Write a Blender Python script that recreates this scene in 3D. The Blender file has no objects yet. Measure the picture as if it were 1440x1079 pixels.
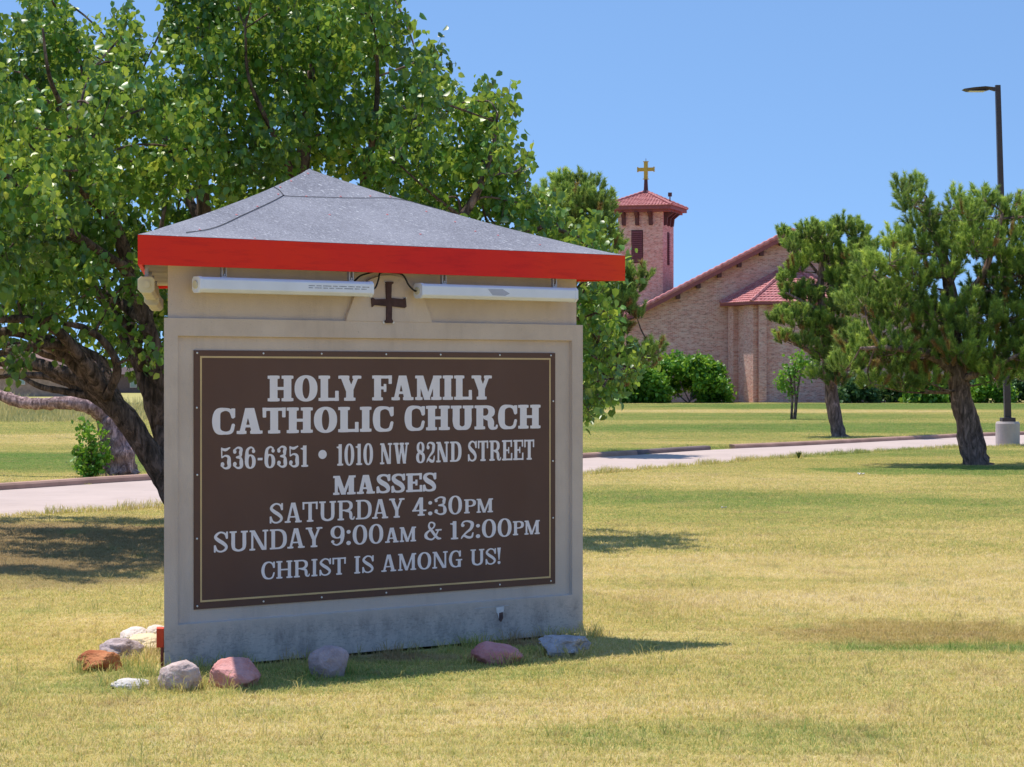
import bpy, math, random
import numpy as np
from mathutils import Vector, Matrix, noise as mnoise

random.seed(7)
RNG = np.random.default_rng(11)
R = math.radians
sc = bpy.context.scene
col = sc.collection

# ------------------------------------------------------------------ camera, world, sun, exposure
CAM_H, FPX, PITCH = 1.75, 3176.1, 0.00342
cam_d = bpy.data.cameras.new('camera')
cam = bpy.data.objects.new('camera', cam_d); col.objects.link(cam)
cam.location = (0, 0, CAM_H)
cam.rotation_euler = (math.pi / 2 - PITCH, 0, 0)
cam_d.sensor_width = 36.0
cam_d.lens = 36.0 * FPX / 1440.0
cam_d.clip_start = 0.1; cam_d.clip_end = 6000
sc.camera = cam

SUN_DIR = Vector((-0.275, 0.245, 1.0)).normalized()
world = bpy.data.worlds.new('World'); sc.world = world
world.use_nodes = True
wn, wl = world.node_tree.nodes, world.node_tree.links
bg = wn['Background']
sky = wn.new('ShaderNodeTexSky'); sky.sky_type = 'NISHITA'; sky.sun_disc = False
sky.sun_elevation = math.asin(SUN_DIR.z)
sky.sun_rotation = math.atan2(SUN_DIR.x, SUN_DIR.y)
sky.air_density = 1.0; sky.dust_density = 0.0; sky.ozone_density = 3.6
# the low sky keeps the clear blue of the sky above it (dry, hazeless air)
tc = wn.new('ShaderNodeTexCoord'); mp = wn.new('ShaderNodeMapping')
mp.inputs['Location'].default_value = (0, 0, 0.30); mp.inputs['Scale'].default_value = (1, 1, 2.5)
wl.new(tc.outputs['Generated'], mp.inputs['Vector'])
wl.new(mp.outputs['Vector'], sky.inputs['Vector'])
tint = wn.new('ShaderNodeMix'); tint.data_type = 'RGBA'; tint.blend_type = 'MULTIPLY'
tint.inputs['Factor'].default_value = 1.0
tint.inputs['B'].default_value = (0.86, 0.92, 0.89, 1)
wl.new(sky.outputs['Color'], tint.inputs['A'])
wl.new(tint.outputs['Result'], bg.inputs['Color'])
bg.inputs['Strength'].default_value = 0.15

sun_d = bpy.data.lights.new('sun', 'SUN'); sun_d.energy = 3.35; sun_d.angle = R(0.55)
sun_d.color = (1.0, 0.93, 0.83)
sun = bpy.data.objects.new('sun', sun_d); col.objects.link(sun)
sun.rotation_euler = (-SUN_DIR).to_track_quat('-Z', 'Y').to_euler()
sun.location = (0, 0, 30)
sc.view_settings.view_transform = 'Standard'
try: sc.view_settings.look = 'None'
except Exception: pass
sc.view_settings.exposure = 0.70
sc.view_settings.gamma = 1.0
sc.view_settings.use_curve_mapping = False
sc.render.engine = 'CYCLES'
sc.cycles.max_bounces = 8
sc.cycles.transparent_max_bounces = 8

# ------------------------------------------------------------------ helpers
_c, _s = math.cos(PITCH), math.sin(PITCH)
def at(px, py, Y):
    "world point seen at photograph pixel (1440 wide) at distance Y"
    vx = (px - 720) / FPX; vy = (539.5 - py) / FPX
    t = Y / (_c + vy * _s)
    return Vector((vx * t, Y, CAM_H + t * (-_s + vy * _c)))
def gnd(px, py, z=0.0):
    vx = (px - 720) / FPX; vy = (539.5 - py) / FPX
    dz = -_s + vy * _c
    t = (z - CAM_H) / dz
    return Vector((vx * t, (_c + vy * _s) * t, z))
def lin(c):
    "sRGB 0..255 to linear"
    return tuple(((v / 255) / 12.92 if v / 255 <= 0.04045 else ((v / 255 + 0.055) / 1.055) ** 2.4) for v in c) + (1.0,)

def tag(o, label=None, cat=None, group=None, kind=None):
    if label: o['label'] = label
    if cat: o['category'] = cat
    if group: o['group'] = group
    if kind: o['kind'] = kind
    return o
def empty(name, loc=(0, 0, 0), rz=0.0):
    o = bpy.data.objects.new(name, None); col.objects.link(o)
    o.location = loc; o.rotation_euler = (0, 0, rz); o.empty_display_size = 0.2
    return o
def link(name, me, mat=None, parent=None):
    o = bpy.data.objects.new(name, me); col.objects.link(o)
    if mat is not None and not me.materials: me.materials.append(mat)
    if parent is not None: o.parent = parent
    return o

class MB:
    "collects shapes into one mesh"
    def __init__(s): s.v = []; s.f = []
    def add(s, vs, fs):
        b = len(s.v); s.v += [tuple(v) for v in vs]; s.f += [tuple(i + b for i in f) for f in fs]; return s
    def box(s, x0, x1, y0, y1, z0, z1, fr=None):
        vs = [(x, y, z) for z in (z0, z1) for y in (y0, y1) for x in (x0, x1)]
        if fr: vs = [fr(*v) for v in vs]
        return s.add(vs, [(0, 2, 3, 1), (4, 5, 7, 6), (0, 1, 5, 4), (1, 3, 7, 5), (3, 2, 6, 7), (2, 0, 4, 6)])
    def prism(s, pts, a, b, fr):
        "polygon pts (p,q) extruded from a to b; fr(p, q, w) gives the place"
        n = len(pts); vs = [fr(p, q, a) for p, q in pts] + [fr(p, q, b) for p, q in pts]
        fs = [tuple(range(n))[::-1], tuple(range(n, 2 * n))] + [(i, (i + 1) % n, n + (i + 1) % n, n + i) for i in range(n)]
        return s.add(vs, fs)
    def tube(s, pts, rads, n=8, cap=True, rough=0.0, seed=0):
        pts = [Vector(p) for p in pts]; k = len(pts); up = None; vs = []; fs = []
        for i, p in enumerate(pts):
            t = (pts[min(i + 1, k - 1)] - pts[max(i - 1, 0)])
            t = t.normalized() if t.length > 1e-9 else Vector((0, 0, 1))
            if up is None:
                up = t.cross(Vector((0, 1, 0.01)))
                if up.length < 0.1: up = t.cross(Vector((1, 0, 0)))
            up = (up - t * up.dot(t)).normalized(); w = t.cross(up)
            for j in range(n):
                a = 2 * math.pi * j / n; r = rads[i]
                if rough: r *= 1 + rough * mnoise.noise(Vector((j * 1.7 + seed, i * 0.55, a * 1.3 + seed * 3.1)))
                vs.append(p + (up * math.cos(a) + w * math.sin(a)) * r)
        for i in range(k - 1):
            for j in range(n):
                fs.append((i * n + j, i * n + (j + 1) % n, (i + 1) * n + (j + 1) % n, (i + 1) * n + j))
        if cap: fs += [tuple(range(n))[::-1], tuple(range((k - 1) * n, k * n))]
        return s.add(vs, fs)
    def build(s, name, mat, parent=None, smooth=False, bevel=0):
        me = bpy.data.meshes.new(name); me.from_pydata(s.v, [], s.f); me.update()
        if smooth: me.polygons.foreach_set('use_smooth', [True] * len(me.polygons))
        o = link(name, me, mat, parent)
        if bevel:
            m = o.modifiers.new('bevel', 'BEVEL'); m.width = bevel; m.segments = 2; m.limit_method = 'ANGLE'
        return o

def np_mesh(name, V, F, mat=None, attr=None, smooth=False):
    "fast mesh from arrays: V (n,3), F (m,k); attr = {name: per-vertex float}"
    me = bpy.data.meshes.new(name); V = np.asarray(V, np.float32); F = np.asarray(F, np.int32)
    me.vertices.add(len(V)); me.vertices.foreach_set('co', V.ravel())
    m, k = F.shape
    me.loops.add(m * k); me.loops.foreach_set('vertex_index', F.ravel())
    me.polygons.add(m); me.polygons.foreach_set('loop_start', np.arange(m, dtype=np.int32) * k)
    try: me.polygons.foreach_set('loop_total', np.full(m, k, np.int32))
    except Exception: pass
    me.update(calc_edges=True)
    for nme, a in (attr or {}).items():
        at_ = me.attributes.new(nme, 'FLOAT', 'POINT'); at_.data.foreach_set('value', np.asarray(a, np.float32))
    if smooth: me.polygons.foreach_set('use_smooth', [True] * m)
    if mat: me.materials.append(mat)
    return me

def crom(P, sub=6):
    "Catmull-Rom through rows of P (any dimension)"
    P = np.asarray(P, float); Q = np.vstack([2 * P[0] - P[1], P, 2 * P[-1] - P[-2]]); out = []
    for i in range(1, len(Q) - 2):
        p0, p1, p2, p3 = Q[i - 1:i + 3]
        for t in np.arange(sub) / sub:
            out.append(0.5 * (2 * p1 + (p2 - p0) * t + (2 * p0 - 5 * p1 + 4 * p2 - p3) * t * t + (3 * p1 - p0 - 3 * p2 + p3) * t ** 3))
    out.append(Q[-2]); return np.array(out)

# ------------------------------------------------------------------ material helpers
class NT:
    def __init__(s, name):
        s.m = bpy.data.materials.new(name); s.m.use_nodes = True; s.t = s.m.node_tree
        s.n = s.t.nodes; s.l = s.t.links; s.b = s.n['Principled BSDF']; s.out = s.n['Material Output']
        s._pos = None
    def node(s, typ, **kw):
        n = s.n.new(typ)
        for k, v in kw.items(): setattr(n, k, v)
        return n
    def put(s, sock, v):
        if isinstance(v, bpy.types.NodeSocket): s.l.new(v, sock)
        elif v is not None:
            if isinstance(v, (tuple, list)) and len(v) == 3 and sock.type == 'RGBA': v = tuple(v) + (1,)
            sock.default_value = v
    @property
    def pos(s):
        if s._pos is None: s._pos = s.node('ShaderNodeNewGeometry').outputs['Position']
        return s._pos
    def obj(s): return s.node('ShaderNodeTexCoord').outputs['Object']
    def mapv(s, vec, scale=(1, 1, 1), loc=(0, 0, 0), rot=(0, 0, 0)):
        n = s.node('ShaderNodeMapping'); s.put(n.inputs['Vector'], vec); n.inputs['Scale'].default_value = scale
        n.inputs['Location'].default_value = loc; n.inputs['Rotation'].default_value = rot; return n.outputs[0]
    def noise(s, scale, vec=None, detail=4, rough=0.55, dist=0.0, out='Fac'):
        n = s.node('ShaderNodeTexNoise'); s.put(n.inputs['Vector'], vec if vec is not None else s.pos)
        n.inputs['Scale'].default_value = scale; n.inputs['Detail'].default_value = detail
        n.inputs['Roughness'].default_value = rough; n.inputs['Distortion'].default_value = dist
        return n.outputs[out]
    def ramp(s, fac, stops):
        n = s.node('ShaderNodeValToRGB'); s.put(n.inputs[0], fac); e = n.color_ramp.elements
        while len(e) < len(stops): e.new(0.5)
        for i, (p, c) in enumerate(stops):
            e[i].position = p; e[i].color = c if isinstance(c, tuple) and len(c) == 4 else ((c[0], c[1], c[2], 1) if isinstance(c, tuple) else (c, c, c, 1))
        return n.outputs[0]
    def mix(s, fac, a, b, blend='MIX'):
        n = s.node('ShaderNodeMix', data_type='RGBA', blend_type=blend)
        s.put(n.inputs['Factor'], fac); s.put(n.inputs['A'], a); s.put(n.inputs['B'], b); return n.outputs['Result']
    def math(s, op, a, b=None, c=None, clamp=False):
        n = s.node('ShaderNodeMath', operation=op, use_clamp=clamp); s.put(n.inputs[0], a)
        if b is not None: s.put(n.inputs[1], b)
        if c is not None: s.put(n.inputs[2], c)
        return n.outputs[0]
    def sep(s, vec):
        n = s.node('ShaderNodeSeparateXYZ'); s.put(n.inputs[0], vec); return n.outputs
    def comb(s, x, y, z):
        n = s.node('ShaderNodeCombineXYZ'); s.put(n.inputs[0], x); s.put(n.inputs[1], y); s.put(n.inputs[2], z); return n.outputs[0]
    def attr(s, name):
        n = s.node('ShaderNodeAttribute'); n.attribute_name = name; return n.outputs['Fac']
    def bump(s, h, strength=0.3, dist=0.01, normal=None):
        n = s.node('ShaderNodeBump'); s.put(n.inputs['Height'], h); n.inputs['Strength'].default_value = strength
        n.inputs['Distance'].default_value = dist
        if normal is not None: s.put(n.inputs['Normal'], normal)
        return n.outputs[0]
    def blob(s, cx, cy, rx, ry, soft=0.5, wob=0.35):
        "1 inside an uneven ellipse on the ground, 0 outside"
        x, y, z = s.sep(s.pos)
        a = s.math('DIVIDE', s.math('SUBTRACT', x, cx), rx); b = s.math('DIVIDE', s.math('SUBTRACT', y, cy), ry)
        d = s.math('SQRT', s.math('ADD', s.math('MULTIPLY', a, a), s.math('MULTIPLY', b, b)))
        d = s.math('ADD', d, s.math('MULTIPLY', s.math('SUBTRACT', s.noise(min(1.6, 2.6 / min(rx, ry)), detail=4), 0.5), wob * 3.2))
        n = s.node('ShaderNodeMapRange', interpolation_type='SMOOTHSTEP'); s.put(n.inputs['Value'], d)
        n.inputs['From Min'].default_value = 1.0 + soft * 0.5; n.inputs['From Max'].default_value = 1.0 - soft * 0.5
        return n.outputs[0]
    def done(s, color=None, rough=0.7, spec=0.3, metal=0.0, normal=None):
        if color is not None: s.put(s.b.inputs['Base Color'], color)
        s.put(s.b.inputs['Roughness'], rough); s.put(s.b.inputs['Metallic'], metal)
        s.b.inputs['Specular IOR Level'].default_value = spec
        if normal is not None: s.put(s.b.inputs['Normal'], normal)
        return s.m

def simple(name, c, rough=0.6, spec=0.4, metal=0.0, var=0.12, scale=6, bump=0.0):
    m = NT(name); n = m.noise(scale, detail=5)
    d = tuple(v * (1 - var) for v in c[:3]); u = tuple(min(1, v * (1 + var)) for v in c[:3])
    cc = m.ramp(n, [(0.3, d), (0.7, u)])
    return m.done(cc, rough, spec, metal, m.bump(m.noise(scale * 12), bump, 0.004) if bump else None)

# ------------------------------------------------------------------ lawn colour, shared by ground and blades
def lawn_color(m, blade):
    x, y, z = m.sep(m.pos)
    flat = m.comb(m.math('MULTIPLY', x, 0.8), y, 0.0)
    big = m.noise(0.16, m.comb(m.math('MULTIPLY', x, 0.75), m.math('ADD', y, m.math('MULTIPLY', x, 0.35)), 0.0), detail=5, rough=0.6)
    mid = m.noise(1.1, flat, detail=6, rough=0.72)
    fine = m.noise(13.0, detail=5, rough=0.8)
    f = m.math('ADD', m.math('MULTIPLY', big, 0.50), m.math('MULTIPLY', mid, 0.72))
    f = m.math('ADD', f, m.math('MULTIPLY', fine, 0.72))            # mean ~0.92
    if blade: f = m.math('ADD', f, m.math('MULTIPLY', m.math('SUBTRACT', m.attr('rnd'), 0.5), 0.62))
    far = m.node('ShaderNodeMapRange'); m.put(far.inputs['Value'], y)
    far.inputs['From Min'].default_value = 36; far.inputs['From Max'].default_value = 50
    far.inputs['To Min'].default_value = 0.0; far.inputs['To Max'].default_value = 0.17
    f = m.math('SUBTRACT', f, far.outputs[0])
    # greener places (front of the sign, under the pine, bands of the far lawn)
    for cx, cy, rx, ry, g in GREENS:
        f = m.math('SUBTRACT', f, m.math('MULTIPLY', m.blob(cx, cy, rx, ry), g))
    for cx, cy, rx, ry, g in DRY:
        f = m.math('ADD', f, m.math('MULTIPLY', m.blob(cx, cy, rx, ry), g))
    f = m.math('MULTIPLY', m.math('SUBTRACT', f, 0.30), 0.83, clamp=True)
    c = m.ramp(f, [(0.0, (0.18, 0.34, 0.07)), (0.28, (0.38, 0.43, 0.13)), (0.50, (0.67, 0.58, 0.19)),
                   (0.70, (0.82, 0.67, 0.31)), (1.0, (0.92, 0.80, 0.54))])
    und = m.blob(-5.0, 23.0, 3.4, 4.0, 0.7)  # brown dead grass under the tree; its shadow deepened in the colour
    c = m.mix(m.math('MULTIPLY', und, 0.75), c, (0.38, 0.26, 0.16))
    br = m.blob(2.75, 15.3, 0.95, 0.75, 0.6)
    c = m.mix(m.math('MULTIPLY', br, 0.55), c, (0.44, 0.30, 0.10))
    dirt = m.math('MAXIMUM', m.blob(-1.25, 14.0, 1.0, 0.25, 0.6, 0.2), m.blob(0.2, 14.7, 0.3, 0.18, 0.6, 0.2))
    c = m.mix(m.math('MULTIPLY', dirt, 0.75), c, (0.40, 0.26, 0.17))
    pt = m.noise(1.5, m.comb(m.math('MULTIPLY', x, .9), y, 7.0), detail=6, rough=0.75)
    c = m.mix(m.ramp(pt, [(0.55, 0.0), (0.66, 0.42)]), c, (0.50, 0.36, 0.20))
    gp = m.noise(1.9, m.comb(x, y, 15.0), detail=6, rough=0.75)
    c = m.mix(m.ramp(gp, [(0.56, 0.0), (0.66, 0.45)]), c, (0.36, 0.44, 0.14))
    thatch = m.ramp(m.noise(11.0, m.comb(x, y, 4.0), detail=6, rough=0.8), [(0.52, 0.0), (0.64, 0.75)])
    c = m.mix(thatch, c, (0.44, 0.33, 0.17))
    return c, f
GREENS = [(-1.6, 12.9, 1.2, 0.7, 0.20), (-0.4, 13.4, 1.3, 0.5, 0.12), (-0.3, 14.35, 0.8, 0.25, 0.25), (9.2, 41.2, 3.6, 2.0, 0.40),
          (3.2, 30, 4.5, 3.6, 0.2), (-8.5, 46, 9, 5, 0.36), (14, 75, 14, 7, 0.30), (6, 96, 14, 8, 0.2), (5, 51, 7, 3, 0.2), (24, 128, 18, 12, 0.35),
          (1.0, 11.0, 1.0, 0.6, 0.2), (2.9, 14.6, 0.9, 0.3, 0.2), (2.9, 14.45, 1.0, 0.25, 0.25), (1.5, 19, 1.5, 0.6, 0.15), (4, 33, 6, 3.0, 0.15), (10, 37, 4, 2.5, .15), (14.5, 62, 3, 5, 0.3)]
DRY = [(3.0, 19.5, 3.2, 3.0, 0.16), (0.8, 11.6, 1.2, 0.5, 0.12), (12, 110, 12, 5, 0.3), (-10, 62, 9, 5, 0.25), (6, 58.5, 4, 1.2, 0.15), (4, 37, 5, 3, 0.08), (-2.8, 15.6, 0.7, 0.8, 0.1)]

def mat_ground():
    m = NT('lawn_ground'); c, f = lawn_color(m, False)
    c = m.mix(0.45, c, (0.20, 0.15, 0.085))
    h = m.math('ADD', m.noise(40, detail=5, rough=0.7), m.noise(4, detail=3))
    return m.done(c, 0.95, 0.1, normal=m.bump(h, 0.6, 0.03))
def mat_blade():
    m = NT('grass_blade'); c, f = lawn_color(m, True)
    m.done(c, 0.75, 0.2)
    tr = m.node('ShaderNodeBsdfTranslucent'); m.put(tr.inputs['Color'], c)
    mx = m.node('ShaderNodeMixShader'); mx.inputs[0].default_value = 0.42
    m.l.new(m.b.outputs[0], mx.inputs[1]); m.l.new(tr.outputs[0], mx.inputs[2]); m.l.new(mx.outputs[0], m.out.inputs['Surface'])
    return m.m
M_GROUND = mat_ground(); M_BLADE = mat_blade()

def mat_leaf(name, dark, light, yellow, tr=0.3, rough=0.4, spec=0.5, dead=False):
    m = NT(name); r = m.attr('rnd'); n = m.noise(1.3, detail=2)
    f = m.math('ADD', m.math('MULTIPLY', r, 0.7), m.math('MULTIPLY', n, 0.6))
    c = m.ramp(f, [(0.25, dark), (0.75, light), (0.98, yellow)])
    if dead: c = m.mix(m.attr('dead'), c, (0.30, 0.15, 0.07))
    m.done(c, rough, spec)
    t = m.node('ShaderNodeBsdfTranslucent'); m.put(t.inputs['Color'], m.mix(0.5, c, yellow))
    mx = m.node('ShaderNodeMixShader'); mx.inputs[0].default_value = tr
    m.l.new(m.b.outputs[0], mx.inputs[1]); m.l.new(t.outputs[0], mx.inputs[2]); m.l.new(mx.outputs[0], m.out.inputs['Surface'])
    return m.m
M_PEAR = mat_leaf('pear_leaf', (0.018, 0.080, 0.020), (0.125, 0.315, 0.032), (0.56, 0.64, 0.09), 0.33, 0.42, 0.75)
M_NEEDLE = mat_leaf('pine_needle', (0.040, 0.090, 0.036), (0.26, 0.42, 0.080), (0.68, 0.78, 0.16), 0.30, 0.55, 0.3, dead=True)
M_BUSH = mat_leaf('shrub_leaf', (0.05, 0.15, 0.02), (0.15, 0.36, 0.03), (0.34, 0.50, 0.05), 0.38, 0.45, 0.4)
M_DARKLEAF = mat_leaf('dark_shrub_leaf', (0.022, 0.065, 0.026), (0.07, 0.16, 0.05), (0.15, 0.25, 0.07), 0.3, 0.5, 0.3)
M_REED = mat_leaf('reed_blade', (0.26, 0.30, 0.10), (0.60, 0.55, 0.22), (0.80, 0.66, 0.36), 0.3, 0.8, 0.1)

def mat_bark(name, a, b, sc_=9.0):
    m = NT(name); v = m.mapv(m.pos, (1, 1, 0.28)); n = m.noise(sc_, v, detail=7, rough=0.7, dist=0.8)
    c = m.ramp(n, [(0.38, a), (0.52, b), (0.64, tuple(min(1, x * 2.2) for x in b))])
    g = m.noise(2.2, detail=3); c = m.mix(m.math('MULTIPLY', g, 0.25), c, (0.19, 0.17, 0.13))
    return m.done(c, 0.95, 0.1, normal=m.bump(n, 1.0, 0.05))
M_BARK = mat_bark('pear_bark', (0.032, 0.022, 0.020), (0.155, 0.108, 0.092), 14.0)
M_PINEBARK = mat_bark('pine_bark', (0.07, 0.042, 0.036), (0.23, 0.15, 0.13), 9.0)
M_OLDBARK = mat_bark('pale_bark', (0.13, 0.07, 0.07), (0.38, 0.25, 0.24), 13.0)

# ------------------------------------------------------------------ sign geometry frame
SL = Vector((-2.047, 13.286, 0)); SIDE = 3.1917; SD = Vector((0.79107, 0.61173, 0)); SN = Vector((0.61173, -0.79107, 0))
SR = SL + SD * SIDE
_d2 = Vector((SD.x * 0.5 - SD.y * 0.8660254, SD.x * 0.8660254 + SD.y * 0.5, 0))
SB = SL + _d2 * SIDE
SC = (SL + SR + SB) / 3
NBL = Vector((-_d2.y, _d2.x, 0))                       # outward normal of the left face
def front(u, h, n=0.0): return SL + SD * u + SN * n + Vector((0, 0, h))
def left(u, h, n=0.0): return SL + _d2 * u + NBL * n + Vector((0, 0, h))
NRB = Vector(((SB - SR).normalized().y, -(SB - SR).normalized().x, 0))
def back(u, h, n=0.0): return SR + (SB - SR).normalized() * u + NRB * n + Vector((0, 0, h))

# ------------------------------------------------------------------ the setting
gm = MB()
gx = 1500
gm.add([(-gx, -60, 0), (gx, -60, 0), (gx, 2500, 0), (-gx, 2500, 0)], [(0, 1, 2, 3)])
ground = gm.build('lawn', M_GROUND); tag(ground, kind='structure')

near_px = [(0, 727), (228, 714), (500, 694), (817, 668), (960, 656), (1100, 645), (1300, 632), (1440, 628)]
far_px = [(0, 690), (228, 675), (500, 661), (817, 645), (1000, 633), (1130, 627), (1300, 618), (1440, 612)]
NE = [gnd(*p) for p in near_px]; FE = [gnd(*p) for p in far_px]
NE = [NE[0] + (NE[0] - NE[1]) * 9, NE[0] + (NE[0] - NE[1]) * 2] + NE + [NE[-1] + Vector((12, 8, 0)), NE[-1] + Vector((45, 22, 0))]
FE = [FE[0] + (FE[0] - FE[1]) * 7.5, FE[0] + (FE[0] - FE[1]) * 1.6] + FE + [FE[-1] + Vector((11, 8.5, 0)), FE[-1] + Vector((44, 25, 0))]
NEs = crom([[p.x, p.y] for p in NE], 8); FEs = crom([[p.x, p.y] for p in FE], 8)

m = NT('concrete_road')
c = m.ramp(m.noise(0.6, detail=5), [(0.3, (0.46, 0.365, 0.325)), (0.7, (0.55, 0.44, 0.395))])
c = m.mix(m.math('MULTIPLY', m.noise(18, detail=5, rough=0.8), 0.3), c, (0.38, 0.31, 0.28))
c = m.mix(m.math('MULTIPLY', m.ramp(m.noise(0.9, detail=6, rough=.75, dist=1.0), [(0.52, 0.0), (0.6, 1.0)]), 0.22), c, (0.34, 0.27, 0.25))
M_ROAD = m.done(c, 0.9, 0.2, normal=m.bump(m.noise(60), 0.3, 0.005))
rv = [(p[0], p[1], 0.004) for p in NEs] + [(p[0], p[1], 0.004) for p in FEs]; k = len(NEs)
rm = MB().add(rv, [(i, i + 1, k + i + 1, k + i) for i in range(k - 1)])
tag(rm.build('road', M_ROAD), kind='structure')
M_KERB = simple('kerb_concrete', (0.42, 0.26, 0.20), 0.9, 0.2, var=0.25, scale=1.6, bump=0.4)
M_KERB2 = simple('kerb_concrete_dark', (0.20, 0.15, 0.145), 0.9, 0.2, var=0.2, scale=2, bump=0.4)  # kerb shadow put into the concrete colour
def kerb_run(i0, i1, mat, parent):
    P = FEs[i0:i1 + 1]; vs = []; fs = []
    prof = [(0.0, -0.05), (0.015, 0.07), (0.04, 0.10), (0.17, 0.105), (0.19, -0.05)]
    for q, p in enumerate(P):
        j = min(i0 + q, len(FEs) - 2); t = Vector((FEs[j + 1][0] - FEs[j][0], FEs[j + 1][1] - FEs[j][1], 0)).normalized()
        nrm = Vector((-t.y, t.x, 0))
        for a, z in prof: v = Vector((p[0], p[1], 0)) + nrm * a; vs.append((v.x, v.y, z))
    n = len(prof)
    for q in range(len(P) - 1):
        for a in range(n - 1): fs.append((q * n + a, q * n + a + 1, (q + 1) * n + a + 1, (q + 1) * n + a))
    fs += [tuple(range(n)), tuple(range((len(P) - 1) * n, len(P) * n))[::-1]]
    return MB().add(vs, fs).build('kerb_section', mat, parent)
kerb = empty('kerb', (0, 0, 0)); tag(kerb, kind='structure')
def fi(px):    # index on far edge nearest to image column px
    return min(range(len(FEs)), key=lambda j: abs(720 + FPX * FEs[j][0] / FEs[j][1] - px) + (1e6 if FEs[j][1] < 5 else 0))
cuts = [2, 8, 13, fi(120), fi(228), fi(420), fi(640), fi(800), fi(905)]
for a, b in zip(cuts[:-1], cuts[1:]):
    if b > a: kerb_run(a, b, M_KERB, kerb)
o = kerb_run(fi(908), fi(1003), M_KERB2, kerb); o['label'] = 'kerb section coloured darker for the shadow on it'
cuts = [fi(1034), fi(1120), fi(1230), fi(1330), fi(1440), len(FEs) - 8, len(FEs) - 2]
for a, b in zip(cuts[:-1], cuts[1:]):
    if b > a: kerb_run(a, b, M_KERB, kerb)

# ------------------------------------------------------------------ grass (uncountable): tufts of blades instanced over the lawn
def tuft_mesh(name, size, nbl, hmin, hmax, wid, lean):
    px_ = RNG.uniform(-size / 2, size / 2, nbl); py_ = RNG.uniform(-size / 2, size / 2, nbl)
    h = RNG.uniform(hmin, hmax, nbl) * (0.6 + 0.8 * RNG.random(nbl)); a = RNG.uniform(0, 2 * np.pi, nbl)
    la = RNG.uniform(0, 2 * np.pi, nbl); l = h * lean * RNG.random(nbl) ** 0.7
    w = wid * RNG.uniform(0.7, 1.3, nbl)
    wx, wy = np.cos(a) * w / 2, np.sin(a) * w / 2; lx, ly = np.cos(la) * l, np.sin(la) * l
    z0 = np.zeros(nbl)
    V = np.stack([np.stack([px_ - wx, py_ - wy, z0], 1), np.stack([px_ + wx, py_ + wy, z0], 1),
                  np.stack([px_ + lx * .35 + wx * .8, py_ + ly * .35 + wy * .8, h * .6], 1),
                  np.stack([px_ + lx * .35 - wx * .8, py_ + ly * .35 - wy * .8, h * .6], 1),
                  np.stack([px_ + lx, py_ + ly, h * .95 - l * .25], 1)], 1).reshape(-1, 3)
    b = np.arange(nbl) * 5
    F = np.concatenate([np.stack([b, b + 1, b + 2], 1), np.stack([b, b + 2, b + 3], 1), np.stack([b + 3, b + 2, b + 4], 1)])
    return np_mesh(name, V, F, M_BLADE, {'rnd': np.repeat(RNG.random(nbl), 5)})

def scatter(name, pts, scl, tufts, label):
    n = len(pts)
    me = bpy.data.meshes.new(name); me.vertices.add(n); me.vertices.foreach_set('co', np.asarray(pts, np.float32).ravel())
    a = me.attributes.new('rotz', 'FLOAT', 'POINT'); a.data.foreach_set('value', (RNG.integers(0, 4, n) * (np.pi / 2) + RNG.uniform(-.15, .15, n)).astype(np.float32))
    a = me.attributes.new('scl', 'FLOAT', 'POINT'); a.data.foreach_set('value', np.asarray(scl, np.float32))
    me.update(); me.materials.append(M_BLADE)
    o = bpy.data.objects.new(name, me); col.objects.link(o)
    ng = bpy.data.node_groups.new(name + '_nodes', 'GeometryNodeTree')
    ng.interface.new_socket('Geometry', in_out='INPUT', socket_type='NodeSocketGeometry')
    ng.interface.new_socket('Geometry', in_out='OUTPUT', socket_type='NodeSocketGeometry')
    N, L = ng.nodes, ng.links
    gi = N.new('NodeGroupInput'); go = N.new('NodeGroupOutput'); iop = N.new('GeometryNodeInstanceOnPoints')
    jn = N.new('GeometryNodeJoinGeometry')
    for t in tufts:
        to = bpy.data.objects.new(t.name, t)
        oi = N.new('GeometryNodeObjectInfo'); oi.inputs['Object'].default_value = to
        g2i = N.new('GeometryNodeGeometryToInstance'); L.new(oi.outputs['Geometry'], g2i.inputs[0]); L.new(g2i.outputs[0], jn.inputs[0])
    L.new(gi.outputs[0], iop.inputs['Points']); L.new(jn.outputs[0], iop.inputs['Instance'])
    iop.inputs['Pick Instance'].default_value = True
    ri = N.new('FunctionNodeRandomValue'); ri.data_type = 'INT'
    ri.inputs[4].default_value = 0; ri.inputs[5].default_value = len(tufts) - 1
    L.new(ri.outputs[2], iop.inputs['Instance Index'])
    na = N.new('GeometryNodeInputNamedAttribute'); na.data_type = 'FLOAT'; na.inputs['Name'].default_value = 'rotz'
    cx = N.new('ShaderNodeCombineXYZ'); L.new(na.outputs['Attribute'], cx.inputs[2]); L.new(cx.outputs[0], iop.inputs['Rotation'])
    nb = N.new('GeometryNodeInputNamedAttribute'); nb.data_type = 'FLOAT'; nb.inputs['Name'].default_value = 'scl'
    cs = N.new('ShaderNodeCombineXYZ'); cs.inputs[0].default_value = 1; cs.inputs[1].default_value = 1
    L.new(nb.outputs['Attribute'], cs.inputs[2]); L.new(cs.outputs[0], iop.inputs['Scale'])
    L.new(iop.outputs[0], go.inputs[0])
    md = o.modifiers.new('scatter', 'NODES'); md.node_group = ng
    tag(o, label, 'grass', kind='stuff'); return o

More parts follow.
